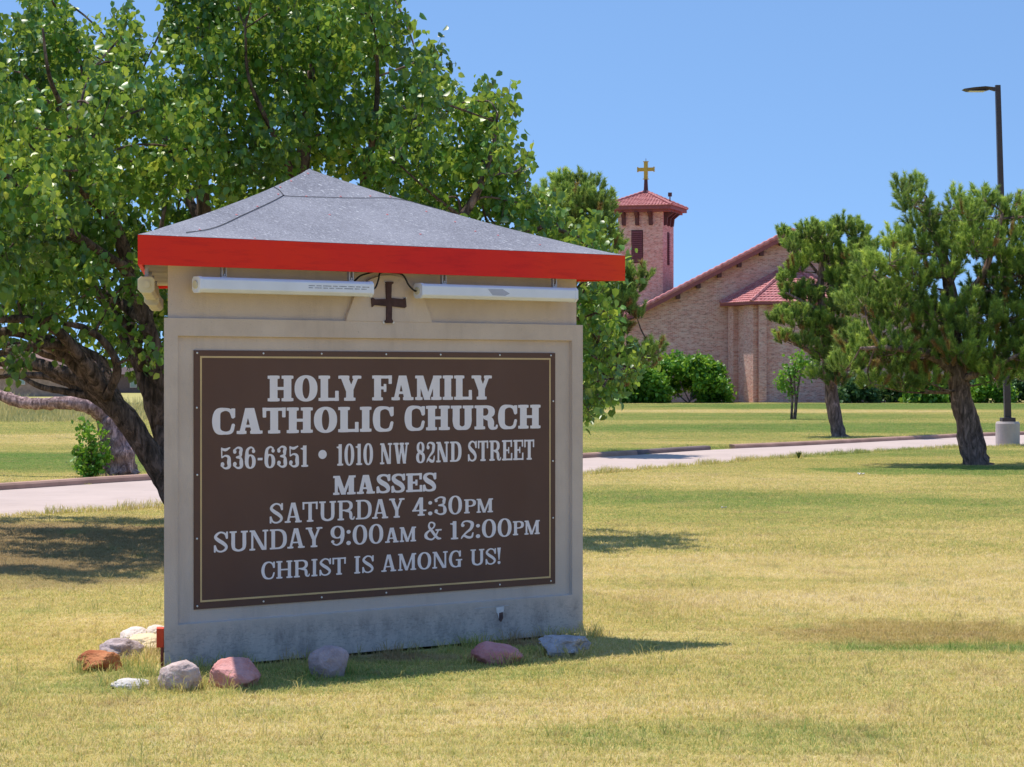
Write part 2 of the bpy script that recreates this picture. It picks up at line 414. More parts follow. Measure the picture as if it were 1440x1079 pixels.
def road_sd(x, y):
    "signed gap of points to the road band: negative on the road"
    yn = np.interp(x, NEs[:, 0], NEs[:, 1]); yf = np.interp(x, FEs[:, 0], FEs[:, 1])
    return np.maximum(yn - y, y - yf)[()] * 0 + np.where(y < (yn + yf) / 2, yn - y, y - yf), yn, yf
def in_sign(x, y, pad=0.0):
    p = np.stack([x, y], -1); r = np.ones(len(x), bool)
    for o_, n_ in ((SL, SN), (SL, NBL), (SR, NRB)):
        r &= ((p[:, 0] - o_.x) * n_.x + (p[:, 1] - o_.y) * n_.y) < pad
    return r
def patch_grid(y0, y1, step, margin):
    ys = np.arange(y0, y1, step); P = []
    for y in ys:
        hw = 0.2267 * y + margin
        xs = np.arange(-hw, hw, step) + RNG.uniform(0, step); P.append(np.stack([xs, np.full(len(xs), y)], 1))
    P = np.concatenate(P); P += RNG.uniform(-step * .12, step * .12, P.shape)
    return P
def zscale(P, lo=0.65, hi=1.25):
    return np.array([lo + (hi - lo) * (0.5 + 0.75 * mnoise.noise(Vector((x * 0.6, y * 0.6, 3.3)))) for x, y in P])

t_near = [tuft_mesh('tuft', 0.30, 520, 0.012, 0.034, 0.0040, 1.9) for _ in range(5)]
P = patch_grid(8.6, 22, 0.25, 0.8); P = P[~in_sign(P[:, 0], P[:, 1], 0.12)]
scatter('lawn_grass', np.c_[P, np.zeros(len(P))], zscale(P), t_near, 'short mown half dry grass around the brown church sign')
t_mid = [tuft_mesh('tuft', 0.6, 1250, 0.014, 0.040, 0.0070, 1.8) for _ in range(4)]
P = patch_grid(22, 64, 0.5, 1.5); sd, yn, yf = road_sd(P[:, 0], P[:, 1])
P = P[(P[:, 1] < yn - 0.34) | (P[:, 1] > yf + 0.65)]
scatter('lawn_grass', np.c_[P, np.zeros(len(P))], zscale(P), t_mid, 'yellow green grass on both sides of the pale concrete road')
t_far = [tuft_mesh('tuft', 1.2, 1500, 0.02, 0.05, 0.016, 1.8) for _ in range(3)]
P = patch_grid(62, 146, 1.0, 3); sd, yn, yf = road_sd(P[:, 0], P[:, 1]); P = P[(P[:, 1] > yf + 1.3) | (P[:, 1] < yn - 1)]
scatter('lawn_grass', np.c_[P, np.zeros(len(P))], zscale(P), t_far, 'far banded lawn running up to the church')
# tall tan fringe against the kerb and ragged tufts on the near road edge
t_edge = [tuft_mesh('tuft', 0.34, 170, 0.06, 0.11, 0.007, 0.8) for _ in range(3)]
E = []
for i in range(len(FEs) - 1):
    a, b = FEs[i], FEs[i + 1]; n = max(1, int(np.hypot(*(b - a)) / 0.28)); 
    if a[1] > 110 or a[1] < 20: continue
    for q in range(n): 
        t = (b - a) / np.hypot(*(b - a)); E.append(a + (b - a) * q / n + np.array([-t[1], t[0]]) * RNG.uniform(.33, .42))
for i in range(len(NEs) - 1):
    a, b = NEs[i], NEs[i + 1]; n = max(1, int(np.hypot(*(b - a)) / 0.28))
    if a[1] > 90 or a[1] < 18: continue
    for q in range(n):
        t = (b - a) / np.hypot(*(b - a)); E.append(a + (b - a) * q / n + np.array([t[1], -t[0]]) * RNG.uniform(.02, .22))
E = np.array(E)
scatter('roadside_grass', np.c_[E, np.zeros(len(E))], 0.6 + 0.9 * RNG.random(len(E)), t_edge, 'taller ragged grass along the road edges and the kerb')
# long blades left by the mower round the sign foot and rocks
t_long = [tuft_mesh('tuft', 0.10, 16, 0.05, 0.12, 0.004, 0.9) for _ in range(4)]
ROCKS_PX = [(135, 946), (167, 930), (201, 920), (179, 970), (248, 973), (327, 970), (460, 954), (699, 936), (795, 925)]
E = []
for i in range(150):
    u = RNG.uniform(-0.2, 3.3)
    if 0.55 < u < 2.1 and RNG.random() < 0.7: continue
    p = front(u, 0, RNG.uniform(0.02, 0.22)); E.append((p.x, p.y))
for i in range(60): p = left(RNG.uniform(-0.2, 1.6), 0, RNG.uniform(0.04, 0.2)); E.append((p.x, p.y))
for rx_, ry_ in ROCKS_PX:
    q = gnd(rx_, ry_)
    for i in range(16): a = RNG.uniform(0, 6.28); E.append((q.x + .15 * math.cos(a), q.y + .12 + .17 * math.sin(a)))
for i in range(420):       # stray longer tufts over the near lawn
    y_ = RNG.uniform(9.5, 26); E.append((RNG.uniform(-1, 1) * (.23 * y_ + .3), y_))
E = np.array(E); E = E[~in_sign(E[:, 0], E[:, 1], 0.02)]
scatter('uncut_grass', np.c_[E, np.zeros(len(E))], 0.6 + 0.5 * RNG.random(len(E)), t_long, 'uncut longer grass blades at the foot of the sign and scattered on the lawn')

# ------------------------------------------------------------------ the sign
def mat_stucco():
    m = NT('stucco'); x, y, z = m.sep(m.pos)
    c = m.ramp(m.noise(3.0, detail=6, rough=0.6), [(0.3, (0.55, 0.44, 0.375)), (0.7, (0.65, 0.53, 0.455))])
    # grey weathering of the lower band with run-down streaks and chips
    low = m.node('ShaderNodeMapRange', interpolation_type='SMOOTHSTEP'); m.put(low.inputs['Value'], m.math('ADD', z, m.math('MULTIPLY', m.noise(2.0), 0.25)))
    low.inputs['From Min'].default_value = 1.15; low.inputs['From Max'].default_value = 0.25
    c = m.mix(m.math('MULTIPLY', low.outputs[0], 0.6), c, (0.57, 0.51, 0.47))
    st = m.noise(5.5, m.mapv(m.pos, (1.3, 1.3, 0.8)), detail=7, rough=0.75)
    stl = m.node('ShaderNodeMapRange', interpolation_type='SMOOTHSTEP'); m.put(stl.inputs['Value'], z)
    stl.inputs['From Min'].default_value = 0.30; stl.inputs['From Max'].default_value = 0.18
    stain = m.math('MULTIPLY', m.ramp(st, [(0.44, 0.0), (0.66, 1.0)]), stl.outputs[0])
    c = m.mix(m.math('MULTIPLY', stain, 0.62), c, (0.19, 0.17, 0.165))
    ch = m.noise(26, m.mapv(m.pos, (1, 1, 3.2)), detail=4, rough=0.7)
    c = m.mix(m.math('MULTIPLY', m.ramp(ch, [(0.54, 0.0), (0.60, 1.0)]), m.math('MULTIPLY', stl.outputs[0], 0.35)), c, (0.22, 0.20, 0.19))
    dr = m.noise(3.2, m.mapv(m.pos, (2.2, 2.2, 0.22)), detail=5, rough=0.7); c = m.mix(m.math('MULTIPLY', m.ramp(dr, [(0.52, 0.0), (0.72, 1.0)]), 0.22), c, (0.30, 0.24, 0.20))
    sp = m.noise(90, detail=3); c = m.mix(m.ramp(sp, [(0.68, 0.0), (0.74, 0.35)]), c, (0.2, 0.17, 0.14))
    h = m.math('ADD', m.noise(120, detail=3), m.math('MULTIPLY', m.noise(14, detail=4), 0.7))
    h = m.math('SUBTRACT', h, m.math('MULTIPLY', ch, m.math('MULTIPLY', stl.outputs[0], 0.6)))
    return m.done(c, 0.92, 0.15, normal=m.bump(h, 0.35, 0.006))
M_STUCCO = mat_stucco()

sign = empty('church_sign', SC)
sign['label'] = 'three sided beige stucco church sign with brown panel, red eaves and grey felt roof'
sign['category'] = 'church sign'
def P_(name, mb, mat, parent=None, **k):
    o = mb.build(name, mat, None, **k); o.parent = parent or sign
    if parent is None: o.matrix_parent_inverse = Matrix.Translation(-SC)
    return o
# body: three framed faces with a recess in each
body = MB(); HT = 2.092; RD = 0.024
for fr in (front, left, back):
    if fr is left:
        a0, a1 = SIDE, 0
    g = lambda u, h, n=0.0: fr(u, h, n)
    o4 = [g(0, .018), g(SIDE, .018), g(SIDE, HT), g(0, HT)]
    u0, u1, h0, h1 = .092, 3.10, .277, 1.987
    i4 = [g(u0, h0), g(u1, h0), g(u1, h1), g(u0, h1)]
    e = 0.006
    r4 = [g(u0 + e, h0 + e, -RD), g(u1 - e, h0 + e, -RD), g(u1 - e, h1 - e, -RD), g(u0 + e, h1 - e, -RD)]
    fs = [(0, 1, 5, 4), (1, 2, 6, 5), (2, 3, 7, 6), (3, 0, 4, 7), (4, 5, 9, 8), (5, 6, 10, 9), (6, 7, 11, 10), (7, 4, 8, 11), (8, 9, 10, 11)]
    if fr is left: fs = [f[::-1] for f in fs]
    body.add(o4 + i4 + r4, fs)
body.add([Vector((p.x, p.y, HT)) for p in (SL, SR, SB)], [(0, 1, 2)]).add([Vector((p.x, p.y, .018)) for p in (SL, SR, SB)], [(2, 1, 0)])
P_('body', body, M_STUCCO)
def tri(s_inset):
    r = SIDE / (2 * math.sqrt(3)); k_ = (r - s_inset) / r
    return [SC + (p - SC) * k_ for p in (SL, SR, SB)]
nk = MB(); t3 = tri(0.022); vs = [Vector((p.x, p.y, z)) for z in (HT, 2.46) for p in t3]
nk.add(vs, [(0, 1, 4, 3), (1, 2, 5, 4), (2, 0, 3, 5), (3, 4, 5)])
P_('neck', nk, M_STUCCO)
ft = MB(); t3 = tri(0.10); vs = [Vector((p.x, p.y, z)) for z in (-.2, .018) for p in t3]
ft.add(vs, [(0, 1, 4, 3), (1, 2, 5, 4), (2, 0, 3, 5)])
P_('footing', ft, simple('footing_dark', (0.06, 0.05, 0.045), 0.95, 0.1))
# bell-shaped boss behind the cross
prof = [(.327, 2.0925), (.318, 2.13), (.297, 2.175), (.272, 2.235), (.225, 2.30), (.15, 2.355), (.07, 2.38), (0, 2.386)]
pts = [(1.61 - a, h) for a, h in prof] + [(1.61 + a, h) for a, h in prof[::-1][1:]]
P_('arched_boss', MB().prism(pts, -0.03, 0.003, lambda p, q, w: front(p, q, w)), M_STUCCO)
# rough dark cross
def arm(c0, c1, w0, w1, vertical):
    o_ = []
    return o_
cu, ch_ = 1.598, 2.213
cp = [(-.020, .03), (-.026, .118), (-.034, .131), (.030, .134), (.034, .124), (.022, .112), (.020, .026), (.112, .020), (.126, .034), (.131, -.022), (.118, -.030), (.022, -.024),
      (.022, -.105), (.034, -.122), (.028, -.131), (-.026, -.129), (-.034, -.118), (-.022, -.108), (-.020, -.026), (-.112, -.022), (-.126, -.034), (-.130, .022), (-.120, .030), (-.106, .020), (-.020, .022)]
cpn = [(a + 0.003 * math.sin(i * 7.1), b + 0.003 * math.cos(i * 5.3)) for i, (a, b) in enumerate(cp)]
M_CROSS = simple('dark_brown_paint', (0.075, 0.042, 0.042), 0.8, 0.2, var=.3, scale=20)
P_('cross', MB().prism([(cu + a, ch_ + b) for a, b in cpn], 0.003, 0.014, lambda p, q, w: front(p, q, w)), M_CROSS)
M_CHIP = simple('bare_plaster', (0.72, 0.70, 0.70), 0.9, 0.1, var=.1, scale=30)
for a, b in ((cu - .035, ch_ - .128), (cu + .036, ch_ - .126), (cu + .13, ch_ + .03), (cu - .022, ch_ + .126)):
    mb = MB(); q_ = [(a + .011 * math.cos(t) * (1 + .3 * math.sin(3 * t)), b + .008 * math.sin(t)) for t in np.linspace(0, 6.28, 8)[:-1]]
    mb.prism(q_, 0.0035, 0.006, lambda p, q, w: front(p, q, w)); P_('paint_chip', mb, M_CHIP)
# white chip and scratch in the lower band, two tones
mb = MB().prism([(2.455, .232), (2.52, .236), (2.515, .20), (2.50, .19), (2.49, .165), (2.475, .16), (2.468, .19), (2.458, .20)], 0.0005, 0.003, lambda p, q, w: front(p, q, w)); P_('paint_chip', mb, M_CHIP)
mb = MB().prism([(2.478, .195), (2.508, .20), (2.512, .16), (2.495, .135), (2.476, .15)], 0.0032, 0.0042, lambda p, q, w: front(p, q, w)); P_('rust_stain', mb, simple('rust', (0.11, 0.07, 0.065), 0.9, 0.1, var=.4, scale=40))
mb = MB().prism([(2.28, .2375), (2.36, .242), (2.45, .239), (2.56, .2415), (2.56, .2375), (2.45, .2345), (2.36, .2365), (2.28, .235)], 0.0005, 0.002, lambda p, q, w: front(p, q, w)); P_('scratch', mb, simple('scratch_grey', (0.5, .5, .52), 0.9, 0.1))

# roof: three facets with a slight sag
RS = 1.1574; rc = [SC + (p - SC) * RS for p in (SL, SR, SB)]; HF0, HF1, HAP = 2.392, 2.563, 3.121
def roof_pt(i, t, s_):
    "facet i, t 0 apex..1 eave, s_ 0..1 along the eave"
    e_ = rc[i].lerp(rc[(i + 1) % 3], s_); p = SC.lerp(e_, t)
    z = HAP + (HF1 + 0.002 - HAP) * t - 0.034 * math.sin(math.pi * min(1, t)) ** 0.7
    z += 0.006 * mnoise.noise(Vector((p.x * 2.3, p.y * 2.3, 1.0))) * min(1, (1 - t) * 6)
    return Vector((p.x, p.y, z))
def mat_felt():
    m = NT('roofing_felt'); n = m.noise(60, detail=6, rough=0.8)
    c = m.ramp(n, [(0.34, (0.13, 0.132, 0.155)), (0.60, (0.27, 0.272, 0.315)), (0.8, (0.55, 0.56, 0.6))])
    big = m.noise(1.6, detail=4); c = m.mix(m.math('MULTIPLY', m.ramp(big, [(0.4, 0.0), (0.7, 1.0)]), 0.3), c, (0.44, 0.44, 0.49))
    c = m.mix(m.math('MULTIPLY', m.ramp(m.noise(5.0, detail=6, rough=.7), [(0.5, 0.0), (0.62, 1.0)]), 0.35), c, (0.17, 0.17, 0.20))
    st = m.node('ShaderNodeTexVoronoi'); st.feature = 'DISTANCE_TO_EDGE' if False else 'F1'
    m.put(st.inputs['Vector'], m.mapv(m.pos, (9, 40, 22), rot=(0.3, 0.2, 0.8))); st.inputs['Scale'].default_value = 1.0
    fl = m.ramp(st.outputs['Distance'], [(0.10, 1.0), (0.2, 0.0)])
    c = m.mix(m.math('MULTIPLY', fl, m.ramp(m.noise(2.5), [(0.5, 0.0), (0.6, 0.8)])), c, (0.75, 0.76, 0.78))
    scr = m.noise(10, m.mapv(m.pos, (3.0, 9.0, 9.0), rot=(0, 0, 0.9)), detail=2, dist=1.5)
    c = m.mix(m.ramp(scr, [(0.655, 0.0), (0.67, 0.6)]), c, (0.72, 0.73, 0.76))
    return m.done(c, 0.85, 0.25, normal=m.bump(n, 0.5, 0.006))
M_FELT = mat_felt()
NT_, NS_ = 22, 40
for i in range(3):
    mb = MB(); vs = []; fs = []
    for a in range(NT_ + 1):
        for b in range(NS_ + 1): vs.append(roof_pt(i, a / NT_, b / NS_))
    for a in range(NT_):
        for b in range(NS_):
            q = a * (NS_ + 1) + b; fs.append((q, q + NS_ + 1, q + NS_ + 2, q + 1))
    P_('roof_facet', mb.add(vs, fs), M_FELT)
# where a pixel ray meets the front facet: search on (t, s)
def facet_at(px, py):
    best = None
    for a in range(1, 101):
        for b in range(0, 101):
            p = roof_pt(0, a / 100, b / 100)
            X = 720 + FPX * p.x / p.y; Yp = 539.5 - FPX * ((p.z - CAM_H) * _c + p.y * _s) / p.y
            d = (X - px) ** 2 + (Yp - py) ** 2
            if best is None or d < best[0]: best = (d, a / 100, b / 100)
    return best[1], best[2]
def seam(pxs, w=0.0022):
    K = crom([facet_at(*p) for p in pxs], 8); L_ = [roof_pt(0, min(1, a), min(max(b, 0), 1)) + Vector((0, 0, .004)) for a, b in K]
    mb = MB(); mb.tube(L_, [w] * len(L_), 5)
    P_('felt_seam', mb, M_SEAM)
M_SEAM = simple('seam_dark', (0.05, 0.048, 0.055), 0.9, 0.1)  # dark strip along the felt lap stands in for its edge shadow
seam([(262, 328), (300, 322), (340, 305), (372, 289), (399, 275)]); seam([(399, 275), (392, 268), (385, 263)], .002)
seam([(399, 275), (408, 277), (480, 279), (560, 281), (643, 284)], .0016)
M_CAP = simple('pink_nail_cap', (0.62, 0.22, 0.22), 0.6, 0.3)
caps = [(433, 245), (410, 255), (395, 264), (392, 274), (363, 291), (334, 303), (281, 322), (358, 335), (465, 302), (545, 303), (430, 276), (480, 277), (521, 276), (550, 277), (600, 298), (640, 312), (668, 326), (700, 330), (590, 330), (760, 345)]
cap_me = None
for px_, py_ in caps:
    a, b = facet_at(px_, py_); p = roof_pt(0, a, b)
    nrm = (roof_pt(0, a, min(1, b + .02)) - p).cross(roof_pt(0, a - .02, b) - p).normalized()
    if nrm.z < 0: nrm = -nrm
    if cap_me is None:
        mb = MB(); mb.tube([(0, 0, 0), (0, 0, .004)], [.0085, .006], 8); o = P_('nail_cap', mb, M_CAP); cap_me = o.data
    else:
        o = link('nail_cap', cap_me, None, sign); 
    o.parent = sign; o.matrix_parent_inverse = Matrix.Identity(4)
    o.location = p - SC; o.rotation_euler = nrm.to_track_quat('Z', 'Y').to_euler()
# fascia boards, butted at the corners
m = NT('red_fascia_paint'); n1 = m.noise(1.1, detail=4)
c = m.ramp(n1, [(0.3, (0.74, 0.022, 0.026)), (0.72, (0.84, 0.040, 0.014))])
c = m.mix(m.ramp(m.sep(m.pos)[0], [(0.0, 0.0), (1.0, 0.5)]), c, (0.88, 0.10, 0.008)); wear = m.noise(3.5, m.mapv(m.pos, (1, 1, 7)), detail=7, rough=.7); c = m.mix(m.ramp(wear, [(0.50, 0.0), (0.72, 0.6)]), c, (0.54, 0.016, 0.020))  # orange ramp towards the right paints in the sun and sky tint
M_RED = m.done(c, 0.55, 0.15, normal=m.bump(m.noise(20, m.mapv(m.pos, (1, 1, 5))), 0.12, 0.004))
for i in range(3):
    A, B = rc[i], rc[(i + 1) % 3]; d_ = (B - A).normalized(); nn = Vector((d_.y, -d_.x, 0))
    if (A - SC).dot(nn) < 0: nn = -nn
    Ai, Bi = A - nn * .022 + d_ * (.022 * math.sqrt(3)), B - nn * .022 - d_ * (.022 * math.sqrt(3))
    vs = [Vector((p.x, p.y, z)) for z in (HF0, HF1) for p in (A, B, Bi, Ai)]
    P_('fascia_board', MB().add(vs, [(0, 1, 5, 4), (1, 2, 6, 5), (2, 3, 7, 6), (3, 0, 4, 7), (0, 3, 2, 1), (4, 5, 6, 7)]), M_RED)
M_SOFFIT = simple('soffit_paint', (0.50, 0.44, 0.36), 0.8, 0.2)
k_ = 0.975; vs = [Vector(((SC + (p - SC) * k_).x, (SC + (p - SC) * k_).y, z)) for z in (2.412, 2.425) for p in rc]
P_('soffit', MB().add(vs, [(2, 1, 0), (3, 4, 5), (0, 1, 4, 3), (1, 2, 5, 4), (2, 0, 3, 5)]), M_SOFFIT)
# boxed outlet at the left edge, on its rusty pipe
P_('outlet_box', MB().box(.0, .09, .150, .262, .002, .045, lambda u, h, n: left(u + .005, h, n)), simple('outlet_red', (0.62, 0.055, 0.014), 0.5, 0.4), bevel=.003)
P_('outlet_pipe', MB().tube([left(.012, .15, .012), left(.012, 0, .012)], [.010, .010], 8), simple('rusty_pipe', (0.20, 0.05, 0.035), 0.8, 0.3))

# brown sign panel
m = NT('panel_brown'); c = m.ramp(m.noise(1.2, detail=4), [(0.3, (0.112, 0.057, 0.042)), (0.75, (0.142, 0.073, 0.054))])
c = m.mix(m.math('MULTIPLY', m.noise(5, m.mapv(m.pos, (1, 1, .3)), detail=5), 0.12), c, (0.2, 0.17, 0.16))
M_PANEL = m.done(c, 0.62, 0.22, normal=m.bump(m.noise(3), 0.05, 0.01))
NP = -RD + .007
panel = P_('sign_panel', MB().box(.2115, 2.967, .359, 1.9025, -RD + .0005, NP, lambda u, h, n: front(u, h, n)), M_PANEL)
panel['label'] = 'brown sign panel with white lettering'
M_GOLD = simple('gold_line', (0.62, 0.44, 0.22), 0.5, 0.4)
M_VINYL = simple('white_vinyl', (0.86, 0.79, 0.82), 0.6, 0.2, var=.04)
M_SCREW = simple('screw_head', (0.7, 0.7, 0.72), 0.35, 0.5, metal=.6)
def sub(name, mb, mat, par=panel, **k):
    o = mb.build(name, mat, None, **k); o.parent = par
    o.matrix_parent_inverse = (Matrix.Translation(SC) if par.parent is None else Matrix.Identity(4)) if False else par.matrix_parent_inverse.inverted() @ Matrix.Translation(-SC) if False else Matrix.Identity(4)
    return o
gb = MB(); U0, U1, H0, H1, gw, z0, z1 = .252, 2.926, .400, 1.868, .011, NP + .0004, NP + .0016
fp = lambda u, h, n: front(u, h, n)
gb.box(U0, U1, H0, H0 + gw, z0, z1, fp).box(U0, U1, H1 - gw, H1, z0, z1, fp).box(U0, U0 + gw, H0 + gw, H1 - gw, z0, z1, fp).box(U1 - gw, U1, H0 + gw, H1 - gw, z0, z1, fp)
sub('gold_border', gb, M_GOLD)
sm = None
for u, h in [(.232 + i * .4495 + (0, .01, -.02, .015, -.01, .02, 0)[i], 1.886) for i in range(7)] + [(.232 + i * .4495 + (0, .01, -.02, .015, -.01, .02, 0)[i], .378) for i in range(7)] + [(.230, .78), (.232, 1.16), (.229, 1.56), (2.948, .80), (2.946, 1.18), (2.949, 1.58)]:
    p = front(u, h, NP)
    mb = MB()
    if sm is None:
        mb.tube([Vector((0, 0, 0)), SN * .002, SN * .0035], [.0062, .0062, .003], 10); o = sub('screw', mb, M_SCREW, smooth=False); sm = o.data
    else: o = link('screw', sm, None, panel); o.matrix_parent_inverse = Matrix.Identity(4)
    o.location = p

# ---- slab-serif lettering: glyphs as implicit shapes, contoured into flat vinyl sheets
class G:
    def __init__(s, W, t, sf):
        s.W, s.t, s.s = W, t, sf; s.e = .085; x0, x1, y0, y1 = -.06, W + .06, -.12, 1.08
        s.c = .02; s.nx = int((x1 - x0) / s.c) + 1; s.ny = int((y1 - y0) / s.c) + 1
        s.X, s.Y = np.meshgrid(x0 + np.arange(s.nx) * s.c, y0 + np.arange(s.ny) * s.c)
        s.F = np.full(s.X.shape, 9.0)
    def un(s, d, k=.035):
        h = np.clip(.5 + .5 * (s.F - d) / k, 0, 1); s.F = s.F * (1 - h) + d * h - k * h * (1 - h) * .8; return s
    def un0(s, d): s.F = np.minimum(s.F, d); return s
    def cut(s, d): s.F = np.maximum(s.F, -d); return s
    def bx(s, x0, y0, x1, y1):
        dx = np.maximum(x0 - s.X, s.X - x1); dy = np.maximum(y0 - s.Y, s.Y - y1); return np.maximum(dx, dy)
    def stem(s, xc, y0=0, y1=1, w=None): w = w or s.t; return s.un0(s.bx(xc - w / 2, y0, xc + w / 2, y1))
    def ser(s, xc, top, w=None, ex=None):
        w = w or s.t; ex = s.e if ex is None else ex
        y0, y1 = (1 - s.s, 1) if top else (0, s.s)
        return s.un(s.bx(xc - w / 2 - ex, y0, xc + w / 2 + ex, y1))
    def dia(s, x0, y0, x1, y1, w, un=True):
        "slanted bar of horizontal width w from (x0,y0) up to (x1,y1)"
        k = (x1 - x0) / (y1 - y0); xc = x0 + k * (s.Y - y0); d = (np.abs(s.X - xc) - w / 2) / math.sqrt(1 + k * k)
        return s.un0(np.maximum(d, np.maximum(y0 - s.Y, s.Y - y1)))
    def ell(s, cx, cy, rx, ry, p=2.25):
        r = (np.abs((s.X - cx) / rx) ** p + np.abs((s.Y - cy) / ry) ** p) ** (1 / p); return (r - 1) * min(rx, ry)
    def ring(s, cx, cy, rx, ry, tx, ty, p=2.25):
        return s.un0(np.maximum(s.ell(cx, cy, rx, ry, p), -s.ell(cx, cy, rx - tx, ry - ty, 2.1)))
    def st(s, pts):
        K = crom(pts, 10)
        for x, y, w in K: s.F = np.minimum(s.F, np.hypot(s.X - x, s.Y - y) - w / 2)
        return s
    def ball(s, x, y, r): return s.un0(np.hypot(s.X - x, s.Y - y) - r)
    def contour(s):
        V = []; Fc = []; idx = {}
        F = s.F; nx, ny = s.nx, s.ny; X0 = s.X[0, 0]; Y0 = s.Y[0, 0]; c = s.c
        def vert(key, x, y):
            i = idx.get(key)
            if i is None: i = idx[key] = len(V); V.append((x, y))
            return i
        ins = F < 0
        for j in range(ny - 1):
            i = 0
            while i < nx - 1:
                q = (ins[j, i], ins[j, i + 1], ins[j + 1, i + 1], ins[j + 1, i])
                if all(q):
                    e = i
                    while e < nx - 1 and ins[j, e + 1] and ins[j + 1, e + 1]: e += 1
                    Fc.append((vert((0, i, j), X0 + i * c, Y0 + j * c), vert((0, e, j), X0 + e * c, Y0 + j * c),
                               vert((0, e, j + 1), X0 + e * c, Y0 + (j + 1) * c), vert((0, i, j + 1), X0 + i * c, Y0 + (j + 1) * c)))
                    i = e; continue
                if any(q):
                    cs = [(i, j), (i + 1, j), (i + 1, j + 1), (i, j + 1)]; poly = []
                    for a in range(4):
                        A, B = cs[a], cs[(a + 1) % 4]; fa, fb = F[A[1], A[0]], F[B[1], B[0]]
                        if fa < 0: poly.append(vert((0,) + A, X0 + A[0] * c, Y0 + A[1] * c))
                        if (fa < 0) != (fb < 0):
                            t = fa / (fa - fb); lo, hi = min(A, B), max(A, B)
                            poly.append(vert((1,) + lo + hi, X0 + (A[0] + (B[0] - A[0]) * t) * c, Y0 + (A[1] + (B[1] - A[1]) * t) * c))
                    if len(poly) >= 3: Fc.append(tuple(poly))
                i += 1
        return V, Fc
WID = dict(A=1.0, C=.84, D=.93, E=.86, F=.84, G=.90, H=1.0, I=.46, L=.80, M=1.18, N=1.0, O=.90, P=.84, R=.98, S=.74, T=.86, U=.97, W=1.32, Y=.94)
WID.update({'0': .74, '1': .50, '2': .70, '3': .68, '4': .76, '5': .68, '6': .70, '8': .70, '9': .70, '-': .36, ':': .24, '!': .26, '&': 1.0})
